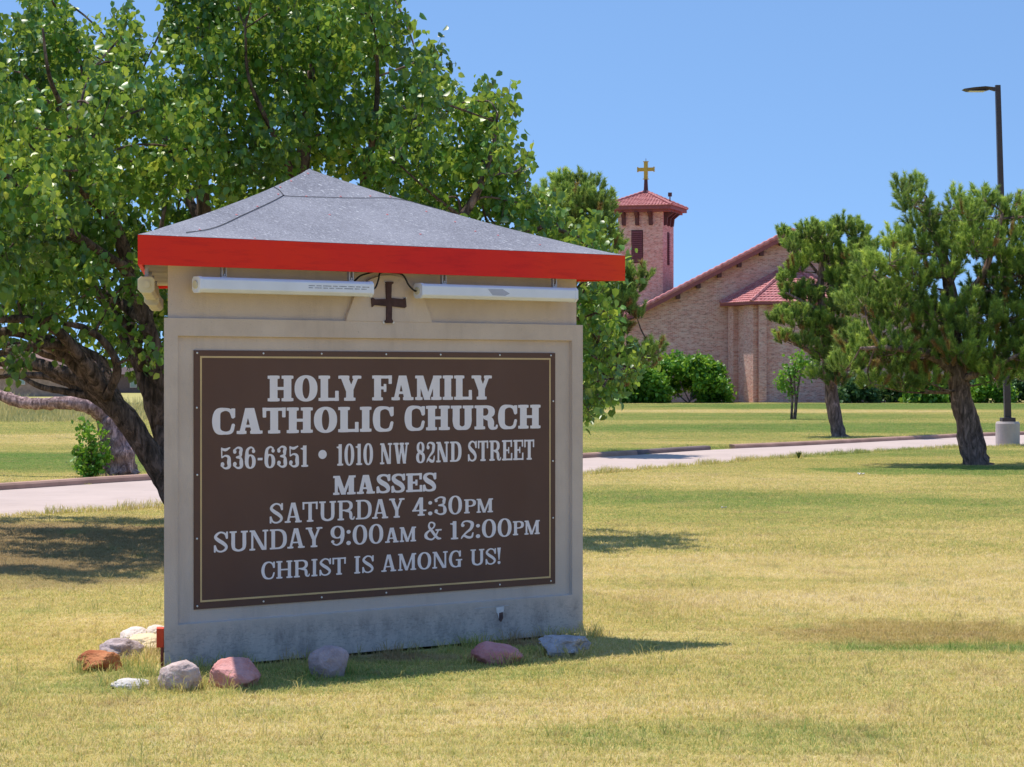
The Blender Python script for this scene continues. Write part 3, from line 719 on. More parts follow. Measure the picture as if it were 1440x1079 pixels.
def glyph(ch, t, sf, cond):
    W = WID[ch] * cond + (t - .2) * .35; g = G(W, t, sf); e = g.e; ht, hs = t / 2, sf / 2; L_, R_ = e + ht, W - e - ht; tn = sf + (t - sf) * .25
    if ch == 'I': g.stem(W / 2).ser(W / 2, 0).ser(W / 2, 1)
    elif ch == 'H':
        for x in (L_, R_): g.stem(x).ser(x, 0).ser(x, 1)
        g.un0(g.bx(L_, .5 - hs, R_, .5 + hs))
    elif ch == 'L':
        g.stem(L_).ser(L_, 0).ser(L_, 1); g.un0(g.bx(L_, 0, W, sf)); g.un(g.bx(W - sf * 1.25, 0, W, .40))
    elif ch in 'EF':
        g.stem(L_).ser(L_, 0).ser(L_, 1); g.un0(g.bx(L_, 1 - sf, W, 1)); g.un(g.bx(W - sf * 1.2, .66, W, 1))
        g.un0(g.bx(L_, .5 - hs, W * .72, .5 + hs)); g.un(g.bx(W * .72 - sf, .34, W * .72, .66), .02)
        if ch == 'E': g.un0(g.bx(L_, 0, W + .02, sf)); g.un(g.bx(W + .02 - sf * 1.2, 0, W + .02, .36))
    elif ch == 'T':
        x = W / 2; g.stem(x).ser(x, 0); g.un0(g.bx(0, 1 - sf, W, 1)); g.un(g.bx(0, .62, sf * 1.15, 1)); g.un(g.bx(W - sf * 1.15, .62, W, 1))
    elif ch == 'O': g.ring(W / 2, .5, W / 2, .52, t * 1.04, sf * .95)
    elif ch == '0': g.ring(W / 2, .5, W / 2, .52, t * .95, sf * .9)
    elif ch == 'D':
        g.stem(L_).un0(g.bx(0, 1 - sf, W * .5, 1)).un0(g.bx(0, 0, W * .5, sf))
        d = np.maximum(np.maximum(g.ell(W * .42, .5, W * .58, .5, 2.6), -g.ell(W * .42, .5, W * .58 - t * 1.02, .5 - sf, 2.4)), W * .45 - g.X); g.un0(d)
    elif ch in 'PR':
        g.stem(L_).ser(L_, 0); g.un0(g.bx(0, 1 - sf, W * .5, 1))
        cy = .73; ry = .27; rx = W * (.50 if ch == 'P' else .44); cx = W - rx if ch == 'P' else W * .90 - rx
        d = np.maximum(np.maximum(g.ell(cx, cy, rx, ry, 2.5), -g.ell(cx, cy, rx - t * .95, ry - sf * .9, 2.2)), cx - g.X); g.un0(d)
        g.un0(g.bx(L_, 2 * (cy - ry / 1) - 0 + 0 * sf if False else cy - ry, cx + .02, cy - ry + sf * .9)).un0(g.bx(L_, 1 - sf * .9, cx + .02, 1))
        if ch == 'R':
            x = W * .90 - ht * 1.15
            g.st([(cx, .47, sf), (x - .06, .42, t * .7), (x, .30, t * .92), (x + .005, .15, t * .85), (x + .045, .05, t * .5), (W - .05, .045, sf * .9), (W - .01, .14, sf * .8)])
    elif ch in 'CG':
        g.st([(W - .7 * sf, .66, sf), (W * .80, .885, sf * 1.15), (W * .55, 1.015 - hs, sf), (W * .25, .86, (sf + t) * .55), (ht, .5, t), (W * .25, .14, (sf + t) * .55), (W * .55, -.015 + hs, sf), (W * .82, .10, sf * 1.2), (W - .62 * sf, .34, sf * 1.1)] if ch == 'C' else
             [(W * .88 - .7 * sf, .66, sf), (W * .74, .885, sf * 1.15), (W * .52, 1.015 - hs, sf), (W * .24, .86, (sf + t) * .55), (ht, .5, t), (W * .24, .14, (sf + t) * .55), (W * .50, -.015 + hs, sf), (W * .68, .07, sf * 1.1), (W * .76, .2, sf)])
        if ch == 'C': g.un(g.bx(W - 1.2 * sf, .64, W, .99), .03)
        else:
            g.un(g.bx(W * .90 - 1.2 * sf, .64, W * .90, .99), .03); g.un0(g.bx(W * .78 - ht, .0, W * .78 + ht, .42)); g.un(g.bx(W * .52, .42 - sf * .3, W, .42 + sf * .7))
    elif ch == 'S':
        g.st([(W - .7 * sf, .68, sf), (W * .78, .90, sf * 1.1), (W * .48, 1.015 - hs, sf), (W * .19 + .02, .88, t * .66), (ht * .9, .735, t * .78), (W * .34, .585, t * .95), (W * .66, .435, t * .95), (W - ht * .9, .27, t * .78), (W * .80, .11, t * .62), (W * .50, -.015 + hs, sf), (W * .22, .10, sf * 1.1), (.7 * sf, .32, sf)])
        g.un(g.bx(W - 1.1 * sf, .66, W, 1.0), .02).un(g.bx(0, 0, 1.1 * sf, .34), .02)
    elif ch == 'U':
        g.st([(L_, .98, t), (L_, .6, t), (L_, .33, t), (L_ + .05, .13, t * .8), (W / 2, -.015 + sf * .6, sf * 1.2), (R_ - .05, .13, t * .8), (R_, .33, t), (R_, .6, t), (R_, .98, t)])
        g.cut(g.bx(-1, 1, 9, 9)); g.ser(L_, 1).ser(R_, 1); g.cut(g.bx(-1, 1, 9, 9))
    elif ch == 'A':
        a, b = e + tn / 2 + .03, W - e - ht - .03; ap = W / 2; g.dia(a, 0, ap - .5 * tn + .0, 1, tn * 1.15); g.dia(b, 0, ap, 1, t * 1.08)
        g.cut(g.bx(-1, 1, 9, 9)); g.un0(g.bx(a + .1, .25, b - .1, .25 + sf * .85)); g.ser(a, 0, tn, e + .02).ser(b, 0, t, e)
    elif ch == 'Y':
        x = W / 2; g.stem(x, 0, .47).ser(x, 0); a, b = e + ht, W - e - tn / 2 - .02; g.dia(x, .38, a, 1, t * 1.05); g.dia(x + (t - tn) * .3, .38, b, 1, tn * 1.1); g.ser(a, 1, t, e * .9).ser(b, 1, tn, e + .02)
    elif ch == 'N':
        a, b = e + tn / 2, W - e - tn / 2; g.stem(a, w=tn).stem(b, w=tn); g.ser(a, 0, tn, e + .01).ser(b, 1, tn, e + .01)
        g.dia(b - t * .42, 0, a + t * .1, 1, t * 1.1); g.un0(g.bx(0, 1 - sf, a + t * .3, 1)); g.cut(g.bx(b + tn / 2, -1, 9, 1 - sf))
    elif ch == 'M':
        a, b = e + tn / 2, W - e - ht; g.stem(a, w=tn).stem(b); g.ser(a, 0, tn, e).ser(b, 0); mid = (a + b) / 2 - .01
        g.dia(mid, 0, a + t * .18, 1, t * .95); g.dia(mid, 0, b - ht * .3, 1, tn); g.un0(g.bx(0, 1 - sf, a + t * .4, 1)).un0(g.bx(b, 1 - sf, W, 1))
    elif ch == 'W':
        xs = [e + ht, W * .34, W * .54, W * .72, W - e - tn / 2]; g.dia(xs[1], 0, xs[0], 1, t); g.dia(xs[1] + .02, 0, xs[2], 1, tn); g.dia(xs[3], 0, xs[2] - .02, 1, t); g.dia(xs[3] + .02, 0, xs[4], 1, tn)
        g.ser(xs[0], 1).ser(xs[2], 1, t, e * .6).ser(xs[4], 1, tn)
    elif ch == '1':
        x = W * .56; g.stem(x, w=t * .95).ser(x, 0, t, e); g.un0(g.bx(x - ht - .12, .86 - sf * .4, x, .86 + sf * .35)); g.dia(x - ht * .7 - .04, .80, x - ht * .2, 1, t * .5)
    elif ch == '2':
        g.ball(.02 + t * .48, .74, t * .46); g.st([(.02 + t * .22, .78, sf), (W * .22, .93, sf), (W * .5, 1.01 - hs, sf * 1.1), (W * .82, .88, t * .8), (W - ht * .95, .72, t * .9), (W * .74, .52, t * .75), (W * .40, .32, sf * 1.2), (W * .15, .12, sf), (sf * .5, .02, sf * .6)])
        g.st([(sf * .8, .08, sf * .9), (W * .25, .17, t * .6), (W * .55, .07, t * .72), (W * .82, .08, t * .6), (W - .6 * sf, .30, sf * .8)]); g.cut(g.bx(-1, -9, 9, -.012))
    elif ch == '3':
        g.ball(.02 + t * .46, .78, t * .42); g.ball(.02 + t * .48, .22, t * .46)
        g.st([(.02 + t * .22, .84, sf), (W * .48, 1.01 - hs, sf * 1.05), (W * .80, .90, t * .7), (W * .88 - ht * .7, .745, t * .85), (W * .74, .59, t * .55), (W * .38, .525, sf)])
        g.st([(W * .38, .525, sf), (W * .76, .47, t * .6), (W - ht, .27, t * .95), (W * .80, .09, t * .7), (W * .47, -.01 + hs, sf * 1.05), (.02 + t * .2, .16, sf)])
    elif ch == '4':
        x = W * .64; g.stem(x, w=t).ser(x, 0); g.dia(.09, .26, x - .02, 1, tn * 1.3); g.un0(g.bx(.01, .24, W, .24 + sf))
    elif ch == '5':
        g.ball(.02 + t * .48, .22, t * .46); g.st([(.02 + t * .2, .16, sf), (W * .46, -.01 + hs, sf * 1.05), (W * .82, .10, t * .75), (W - ht, .31, t * .98), (W * .80, .53, t * .7), (W * .48, .61, sf), (W * .16, .53, sf * .8)])
        g.st([(W * .15, .55, sf * .8), (W * .14, .75, sf * .8), (W * .14, .96, sf * .8)]); g.st([(W * .14, .92, t * .45), (W * .5, .88, t * .62), (W * .88, .97, sf * .8)]); g.cut(g.bx(-1, 1.01, 9, 9))
    elif ch in '69':
        g.ring(W / 2, .31, W / 2, .33, t * .93, sf * .85); g.st([(ht * .95, .34, t * .93), (ht, .55, t * .95), (W * .24, .84, t * .7), (W * .55, 1.01 - hs, sf), (W * .80, .90, sf)]); g.ball(W - t * .55, .79, t * .42)
        if ch == '9':
            X1, Y1 = g.X, g.Y; h = G(W, t, sf); F2 = g.F[::-1, ::-1]; g.F = F2
            g.X = (W - g.X)[::-1, ::-1]; g.Y = (1 - g.Y)[::-1, ::-1]; g.F = F2
    elif ch == '8':
        g.ring(W / 2, .745, W * .44, .275, t * .8, sf * .85); g.ring(W / 2, .26, W * .5, .28, t * .92, sf * .85)
        g.dia(W * .66, .38, W * .36, .64, t * .7)
    elif ch == '-': g.un0(g.bx(.02, .36, W - .02, .36 + sf * 1.35))
    elif ch == ':': g.ball(W / 2, .68, .10).ball(W / 2, .10, .11)
    elif ch == '!':
        x = W / 2; g.ball(x, .09, .10); g.dia(x, .28, x, 1.0, t * .5); d = (np.abs(g.X - x) - (.03 + (g.Y - .25) * t * .62)); g.F = np.minimum(np.hypot(g.X - x, g.Y - .09) - .1, np.maximum(d, np.maximum(.26 - g.Y, g.Y - 1.02)))
    elif ch == '&':
        g.st([(W * .93, .03 + hs, sf), (W * .74, .12, t * .75), (W * .42, .52, t * .8), (W * .27, .74, t * .6), (W * .31, .93, sf), (W * .46, 1.0 - hs, sf), (W * .58, .86, t * .55), (W * .54, .70, sf), (W * .34, .56, sf), (W * .12, .38, t * .75), (W * .10, .20, t * .9), (W * .26, .03 + hs, sf * 1.2), (W * .48, .06, sf * 1.1), (W * .68, .28, sf), (W * .80, .52, sf)])
        g.un0(g.bx(W * .64, .50, W, .50 + sf))
    V, F_ = g.contour(); return V, F_, W
_gc = {}
def lettering(words):
    "each word: text, u0, u1, base, cap, t, serif, cond"
    for txt, u0, u1, b0, cap, t, sf, cond, gap in words:
        mb = MB(); gl = []
        for ch in txt:
            k_ = (ch, t, sf, cond)
            if k_ not in _gc: _gc[k_] = glyph(*k_)
            gl.append(_gc[k_])
        x = 0; xs = []
        for i, (V, F_, W) in enumerate(gl):
            kern = 0
            if i and (txt[i - 1] + txt[i]) in ('AT', 'AY', 'TA', 'FA', 'LY', 'DA', 'RD'): kern = -.07 if (txt[i - 1] + txt[i]) != 'RD' else 0
            x += kern; xs.append(x); x += W + gap
        tot = x - gap; k_ = (u1 - u0) / tot
        for (V, F_, W), x in zip(gl, xs):
            mb.add([front(u0 + (x + a) * k_, b0 + b * cap, NP + .0012) for a, b in V], F_)
        sub('lettering', mb, M_VINYL)
Hv = (.31, .12, 1.0, .045); Lt = (.19, .085, .96, .085); Md = (.27, .115, .95, .05); Cn = (.215, .085, .84, .085)
lettering([('HOLY', .721, 1.406, 1.5945, .156) + Hv, ('FAMILY', 1.488, 2.433, 1.5955, .156) + Hv])
lettering([('CATHOLIC', .333, 1.652, 1.399, .156) + Hv, ('CHURCH', 1.736, 2.84, 1.401, .156) + Hv])
lettering([('536-6351', .389, 1.011, 1.190, .131) + Cn, ('1010', 1.22, 1.494, 1.191, .133) + Cn, ('NW', 1.548, 1.77, 1.192, .132) + Cn, ('82ND', 1.826, 2.186, 1.194, .131) + Cn, ('STREET', 2.238, 2.786, 1.194, .132) + Cn])
dmb = MB(); dmb.add([front(1.117 + .031 * math.cos(a), 1.263 + .028 * math.sin(a), NP + .0012) for a in np.linspace(0, 2 * math.pi, 25)[:-1]], [tuple(range(24))]); sub('bullet_dot', dmb, M_VINYL)
lettering([('MASSES', 1.195, 1.985, 1.0095, .118) + Md])
lettering([('SATURDAY', .735, 1.736, .850, .122) + Lt, ('4:30', 1.794, 2.19, .8555, .117) + Lt, ('PM', 2.207, 2.443, .857, .091, .22, .10, .96, .04)])
lettering([('SUNDAY', .345, 1.116, .692, .122) + Lt, ('9:00', 1.176, 1.572, .694, .120) + Lt, ('AM', 1.585, 1.826, .694, .094, .22, .10, .96, .04), ('&', 1.89, 2.028, .6945, .119) + Lt, ('12:00', 2.087, 2.596, .693, .117) + Lt, ('PM', 2.607, 2.834, .6975, .093, .22, .10, .96, .04)])
lettering([('CHRIST', .675, 1.289, .512, .106) + Lt, ('IS', 1.348, 1.499, .512, .108) + Lt, ('AMONG', 1.556, 2.192, .512, .107) + Lt, ('US!', 2.259, 2.507, .515, .105) + Lt])

# ------------------------------------------------------------------ tube lights hung under the eaves
M_WHITE = simple('white_enamel', (0.74, 0.76, 0.86), 0.4, 0.5, var=.05)
M_CREAM = simple('cream_plastic', (0.62, 0.56, 0.40), 0.5, 0.4)  # cream colour of the left face fixtures and all cap plugs
M_STEEL = simple('bracket_steel', (0.42, 0.42, 0.47), 0.45, 0.5, metal=.5)
M_CABLE = simple('black_cable', (0.02, 0.018, 0.018), 0.6, 0.3)
M_PRINT = simple('faded_print', (0.33, 0.34, 0.42), 0.6, 0.3, var=.4, scale=60)
def tube_light(fr, u0, u1, brk, label, mat, mark=None, hc=2.288, nc=.095):
    o = empty('tube_light', fr(u0, 0, 0)); o.location = fr((u0 + u1) / 2, hc, nc); base = Vector(o.location)
    tag(o, label, 'light fixture', 'tube lights under the eaves')
    def part(name, mb, mt, **k):
        q = mb.build(name, mt, None, **k); q.parent = o; q.matrix_parent_inverse = Matrix.Translation(-base); return q
    prof = [(-.032, .046), (.030, .046), (.047, .030), (.047, -.026), (.028, -.046), (-.028, -.046), (-.046, -.028), (-.046, .030)]
    g = lambda p, q, w: fr(w, hc + q, nc + p)
    part('housing', MB().prism(prof, u0 + .014, u1 - .014, g), mat, bevel=.004)
    big = [(a * 1.07, b * 1.07) for a, b in prof]
    for a, b in ((u0, u0 + .022), (u1 - .022, u1)): part('end_cap', MB().prism(big, a, b, g), M_CREAM if fr is left else mat, bevel=.004)
    ring = [(.024 * math.cos(t), .024 * math.sin(t)) for t in np.linspace(0, 2 * math.pi, 17)[:-1]]
    part('cap_plug', MB().prism(ring, u0 - .010, u0 - .0005, g), M_CREAM); part('cap_plug', MB().prism(ring, u1 + .0005, u1 + .008, g), M_CREAM)
    for u in brk:
        w = .017; mb = MB()
        for a, b in ((u - w, u - w + .007), (u + w - .007, u + w)): mb.box(a, b, 2.3345, 2.410, nc - .01, nc + .012, lambda x, y, z: fr(x, y, z))
        mb.box(u - w + .007, u + w - .007, 2.399, 2.410, nc - .01, nc + .012, lambda x, y, z: fr(x, y, z)).box(u - w + .007, u + w - .007, 2.3345, 2.343, nc - .01, nc + .012, lambda x, y, z: fr(x, y, z))
        mb.tube([fr(u, 2.350, nc + .014), fr(u, 2.350, nc - .012)], [.006, .006], 8)
        part('bracket', mb, M_STEEL)
    if mark == 'print':
        mb = MB()
        for r_ in range(2):
            x = u1 - .48
            while x < u1 - .06:
                l = random.uniform(.03, .075); mb.box(x, x + l, hc + .008 - r_ * .013, hc + .0135 - r_ * .013, nc + .0472, nc + .0478, lambda a, b, c_: fr(a, b, c_)); x += l + .012
        part('faded_print', mb, M_PRINT)
    if mark == 'patch':
        mb = MB().prism([(u0 + .52, hc + .022), (u0 + .64, hc + .024), (u0 + .70, hc - .004), (u0 + .66, hc - .02), (u0 + .56, hc - .018)], nc + .0472, nc + .0478, lambda p, q, w: fr(p, q, w)); part('sticker_residue', mb, simple('grey_residue', (0.42, 0.43, 0.52), .6, .3))
    return o
tube_light(front, .160, 1.395, (.345, 1.250), 'white tube light with faded print, left of the dark cross on the sign front', M_WHITE, 'print')
tube_light(front, 1.760, 3.035, (1.960, 2.865), 'white tube light with a grey smudge, right of the dark cross on the sign front', M_WHITE, 'patch')
tube_light(left, .08, 1.36, (.22, 1.10), 'cream tube light seen end-on at the left corner of the sign', M_CREAM, nc=.105)
tube_light(left, 1.50, 2.85, (1.7, 2.6), 'cream tube light farther back behind the end-on one at the left corner', M_CREAM, nc=.105, hc=2.26)
# cables
for K, nm in (([(1.40, 2.285, .09), (1.44, 2.30, .09), (1.47, 2.35, .08), (1.50, 2.395, .06), (1.58, 2.402, .05)], 0), ([(1.30, 2.335, .06), (1.36, 2.375, .05), (1.46, 2.402, .05)], 0),
              ([(1.55, 2.402, .05), (1.63, 2.397, .06), (1.67, 2.38, .07), (1.70, 2.325, .08), (1.735, 2.29, .09), (1.76, 2.285, .095)], 0)):
    K = crom(K, 6); mb = MB().tube([front(*k) for k in K], [.006] * len(K), 6); o = P_('cable', mb, M_CABLE, smooth=True)

# ------------------------------------------------------------------ rocks
def rock_mat(name, a, b, speck=(0.5, 0.5, 0.5), sc_=14, sp=.25, vein=None):
    m = NT(name); n = m.noise(sc_, detail=6, rough=0.65); c = m.ramp(n, [(0.32, a), (0.68, b)])
    s2 = m.noise(70, detail=3); c = m.mix(m.ramp(s2, [(0.55, 0.0), (0.7, sp)]), c, speck)
    if vein: c = m.mix(m.ramp(m.noise(5, dist=2.5, detail=3), [(0.47, 0.0), (0.5, .8), (0.53, 0.0)]), c, vein)
    return m.done(c, 0.85, 0.25, normal=m.bump(m.math('ADD', n, m.math('MULTIPLY', s2, .6)), 0.9, 0.014))
import bmesh
def rock(px, py, wpx, hpx, depth, mat, label, seed, rough=.18, facets=0.0, power=1.0, lift=0.0, tilt=0.0, rz=None):
    c = gnd(px, py); k_ = c.y / FPX; w = wpx * k_; h = hpx * k_
    c.y += depth / 2 * 0.75
    bm = bmesh.new(); bmesh.ops.create_icosphere(bm, subdivisions=5 if facets < .5 else 4, radius=1.0)
    rs = random.Random(seed); off = Vector((rs.uniform(-50, 50), rs.uniform(-50, 50), rs.uniform(-50, 50)))
    planes = [(Vector((rs.gauss(0, 1), rs.gauss(0, 1), rs.gauss(0, .8))).normalized(), rs.uniform(.66, .92)) for _ in range(11)]
    for v in bm.verts:
        p = v.co.copy(); p = Vector([math.copysign(abs(q) ** power, q) for q in p])
        for n, d in planes:
            e = p.dot(n) - d
            if e > 0: p -= n * e * (0.55 + .45 * facets)
        p *= 1 + rough * mnoise.noise(p * 1.3 + off) + rough * .5 * mnoise.noise(p * 3.1 + off) + rough * .30 * mnoise.noise(p * 8 + off) + .012 * mnoise.noise(p * 19 + off)
        v.co = p
    xs = [v.co.x for v in bm.verts]; zs = [v.co.z for v in bm.verts]; ys = [v.co.y for v in bm.verts]
    x0, x1, z0, z1 = min(xs), max(xs), min(zs), max(zs); y0, y1 = min(ys), max(ys)
    bury = .28
    for v in bm.verts:
        v.co = Vector(((v.co.x - (x0 + x1) / 2) / (x1 - x0) * w, (v.co.y - (y0 + y1) / 2) / (y1 - y0) * depth, (v.co.z - z0) / (z1 - z0) * h * (1 + bury) - h * bury))
        v.co.z += v.co.x * tilt
    me = bpy.data.meshes.new('rock'); bm.to_mesh(me); bm.free(); me.materials.append(mat)
    me.polygons.foreach_set('use_smooth', [facets < .8] * len(me.polygons))
    o = bpy.data.objects.new('rock', me); col.objects.link(o); o.location = (c.x, c.y, lift)
    return tag(o, label, 'rock', 'rocks laid round the sign')
rock(135, 946, 66, 28, .30, rock_mat('orange_rock', (0.30, 0.085, 0.03), (0.62, 0.27, 0.12), (0.18, 0.07, 0.04), 9, .5), 'flat orange brown rock, farthest left of the rocks', 3, .22, .8, .8)
rock(167, 930, 62, 31, .32, rock_mat('purple_grey_rock', (0.22, 0.165, 0.165), (0.52, 0.42, 0.42), (0.62, 0.56, 0.60), 12, .6), 'craggy grey purple rock with pale flecks behind the orange one', 5, .34, .7)
rock(201, 920, 58, 25, .42, rock_mat('tan_rock', (0.62, 0.48, 0.30), (0.78, 0.64, 0.42), (0.8, 0.74, 0.62), 5, .3), 'smooth yellow tan boulder beside the red outlet box', 8, .14, .2)
rock(186, 906, 42, 22, .30, rock_mat('pale_pink_rock', (0.60, 0.50, 0.46), (0.76, 0.68, 0.62), (0.8, 0.76, 0.74), 7, .3), 'pale pinkish boulder rearmost on the left of the sign', 12, .12, .2)
rock(216, 903, 34, 22, .28, rock_mat('cream_rock', (0.64, 0.55, 0.48), (0.8, 0.73, 0.66), (0.5, 0.25, 0.2), 6, .4), 'cream boulder with rusty flecks nearly hidden behind the sign edge', 14, .12, .2)
rock(179, 970, 55, 13, .20, rock_mat('white_rock', (0.50, 0.46, 0.44), (0.68, 0.64, 0.60), (0.35, 0.32, 0.3), 16, .4), 'small flat whitish rock lying low in the grass', 17, .16, .4)
rock(248, 973, 64, 43, .27, rock_mat('pink_grey_rock', (0.42, 0.30, 0.27), (0.64, 0.49, 0.45), (0.62, 0.56, 0.56), 10, .35, (0.62, 0.55, 0.5)), 'domed pinkish grey rock at the left front corner of the sign', 21, .12, .3)
rock(327, 970, 73, 42, .28, rock_mat('salmon_rock', (0.52, 0.20, 0.17), (0.70, 0.36, 0.33), (0.78, 0.5, 0.46), 9, .35), 'blocky salmon pink rock in front of the sign', 24, .12, .35, .72)
rock(460, 954, 58, 43, .26, rock_mat('mauve_rock', (0.34, 0.25, 0.25), (0.54, 0.41, 0.42), (0.55, 0.45, 0.46), 8, .4, (0.45, 0.33, 0.30)), 'round mauve grey rock against the sign base', 27, .08, .1)
rock(699, 936, 76, 31, .28, rock_mat('red_rock', (0.52, 0.19, 0.19), (0.70, 0.32, 0.31), (0.6, 0.35, 0.34), 9, .4), 'low red rock near the right end of the sign', 33, .10, .25)
rock(795, 925, 76, 29, .30, rock_mat('blue_grey_rock', (0.26, 0.24, 0.25), (0.52, 0.49, 0.52), (0.6, 0.62, 0.7), 7, .5), 'rugged blue grey rock at the right corner of the sign', 36, .26, .9, .8)

# ------------------------------------------------------------------ foliage makers
def leaves_mesh(name, C, size, mat, droop=.5, shade=None, fold=True):
    n = len(C); C = np.asarray(C)
    # leaf frame: axis (stem to tip) hangs down and outward, random roll
    ax = RNG.normal(size=(n, 3)); ax[:, 2] -= droop * 1.6; ax /= np.linalg.norm(ax, axis=1)[:, None]
    r = RNG.normal(size=(n, 3)); sd = np.cross(ax, r); sd /= np.linalg.norm(sd, axis=1)[:, None]; nr = np.cross(ax, sd)
    L = size * RNG.uniform(.55, 1.3, n)[:, None]; W = L * .40
    V = np.stack([C, C + ax * L * .26 + sd * W * .92 + nr * L * .10, C + ax * L * .62 + sd * W * .78 + nr * L * .07, C + ax * L - nr * L * .10,
                  C + ax * L * .62 - sd * W * .78 + nr * L * .07, C + ax * L * .26 - sd * W * .92 + nr * L * .10, C + ax * L * .48], 1)
    b = np.arange(n) * 7
    F = np.concatenate([np.stack([b + q, b + (q + 1) % 6, b + 6], 1) for q in range(6)])
    rnd = RNG.random(n) if shade is None else np.clip(shade + RNG.normal(0, .16, n), 0, 1)
    return np_mesh(name, V.reshape(-1, 3), F, mat, {'rnd': np.repeat(rnd, 7)}, smooth=False)

def near_limb(p, limbs):
    best = None
    for L_ in limbs:
        for q in L_:
            v = Vector(q[:3]); d = (v - p).length + max(0, v.z - p.z + .1) * 1.2
            if best is None or d < best[0]: best = (d, v, q[3])
    return best
def tree_limbs(specs, Y0, sub_=5):
    out = []
    for sp_ in specs:
        K = []
        for x, y, dy, r in sp_:
            p = at(x, y, Y0 + dy); K.append((p.x, p.y, p.z, r))
        out.append(crom(K, sub_))
    return out

def broadleaf(name, label, cat, base, limbs, clumps, leaf, nleaf, mat, bark, sides=9, droop=.5, group=None, rough=.25, twig=.012, sprays=9):
    o = empty(name, base); tag(o, label, cat, group); inv = Matrix.Translation(-Vector(base))
    mb = MB()
    for i, L_ in enumerate(limbs): mb.tube([q[:3] for q in L_], [q[3] for q in L_], sides, rough=rough, seed=i * 3.7)
    t = mb.build('trunk', bark, o, smooth=True); t.matrix_parent_inverse = inv
    tw = MB(); pts = []; shd = []
    tot = sum(c[3] ** 2 for c in clumps)
    for ci, (x, y, z, r, ry) in enumerate(clumps):
        p = Vector((x, y, z)); d, q, rr = near_limb(p, limbs)
        mid = q.lerp(p, .5) + Vector((random.uniform(-.1, .1), random.uniform(-.1, .1), .12 * r + random.uniform(-.05, .1)))
        K = crom([tuple(q) + (min(rr * .5, twig * 2.2 + .012 * d),), tuple(mid) + (twig * 1.3,), tuple(p) + (twig,)], 4)
        tw.tube([k_[:3] for k_ in K], [k_[3] for k_ in K], 5)
        n = int(nleaf * r * r / tot)
        # sprays: short shoots inside the clump, leaves along them
        ns = max(sprays, int(n / 30)); sh = RNG.normal(0, .14)
        per = max(4, n // ns)
        for s_ in range(ns):
            v = RNG.normal(size=3); v /= np.linalg.norm(v); rad = RNG.random() ** .42
            c_ = np.array([x, y, z]) + v * rad * np.array([r, ry, r])
            dr = v * .45 + np.array([0, 0, .75]) + RNG.normal(size=3) * .35; dr /= np.linalg.norm(dr); ln = RNG.uniform(.22, .42) * (1 if leaf < .1 else 1.4)
            a = c_ - dr * ln * .4
            tw.tube([Vector(a), Vector(a + dr * ln)], [.0045, .0025], 3, cap=False) if s_ % 2 == 0 else None
            tt = RNG.random(per)[:, None]; P_l = a + dr * ln * tt * 1.05 + RNG.normal(size=(per, 3)) * .040 * (leaf / .07)
            pts.append(P_l); shd.append(np.full(per, .42 + sh + RNG.normal(0, .10)))
    P_l = np.concatenate(pts); shd = np.concatenate(shd)
    k2 = tw.build('twigs', bark, o); k2.matrix_parent_inverse = inv; k2['kind'] = 'stuff'
    me = leaves_mesh('foliage', P_l, leaf, mat, droop, shd); f = link('foliage', me, None, o); f.matrix_parent_inverse = inv; f['kind'] = 'stuff'
    return o

def clump_px(lst, Y0, spread, seed, dup=1, ryk=1.0):
    rs = random.Random(seed); out = []
    for x, y, r in lst:
        for k_ in range(dup):
            dy = rs.uniform(-spread, spread) if dup == 1 else (rs.uniform(-spread, -spread * .1) if k_ == 0 else rs.uniform(spread * .1, spread))
            p = at(x, y, Y0 + dy); rr = r * (Y0 + dy) / FPX
            out.append((p.x, p.y, p.z, rr, rr * ryk))
    return out

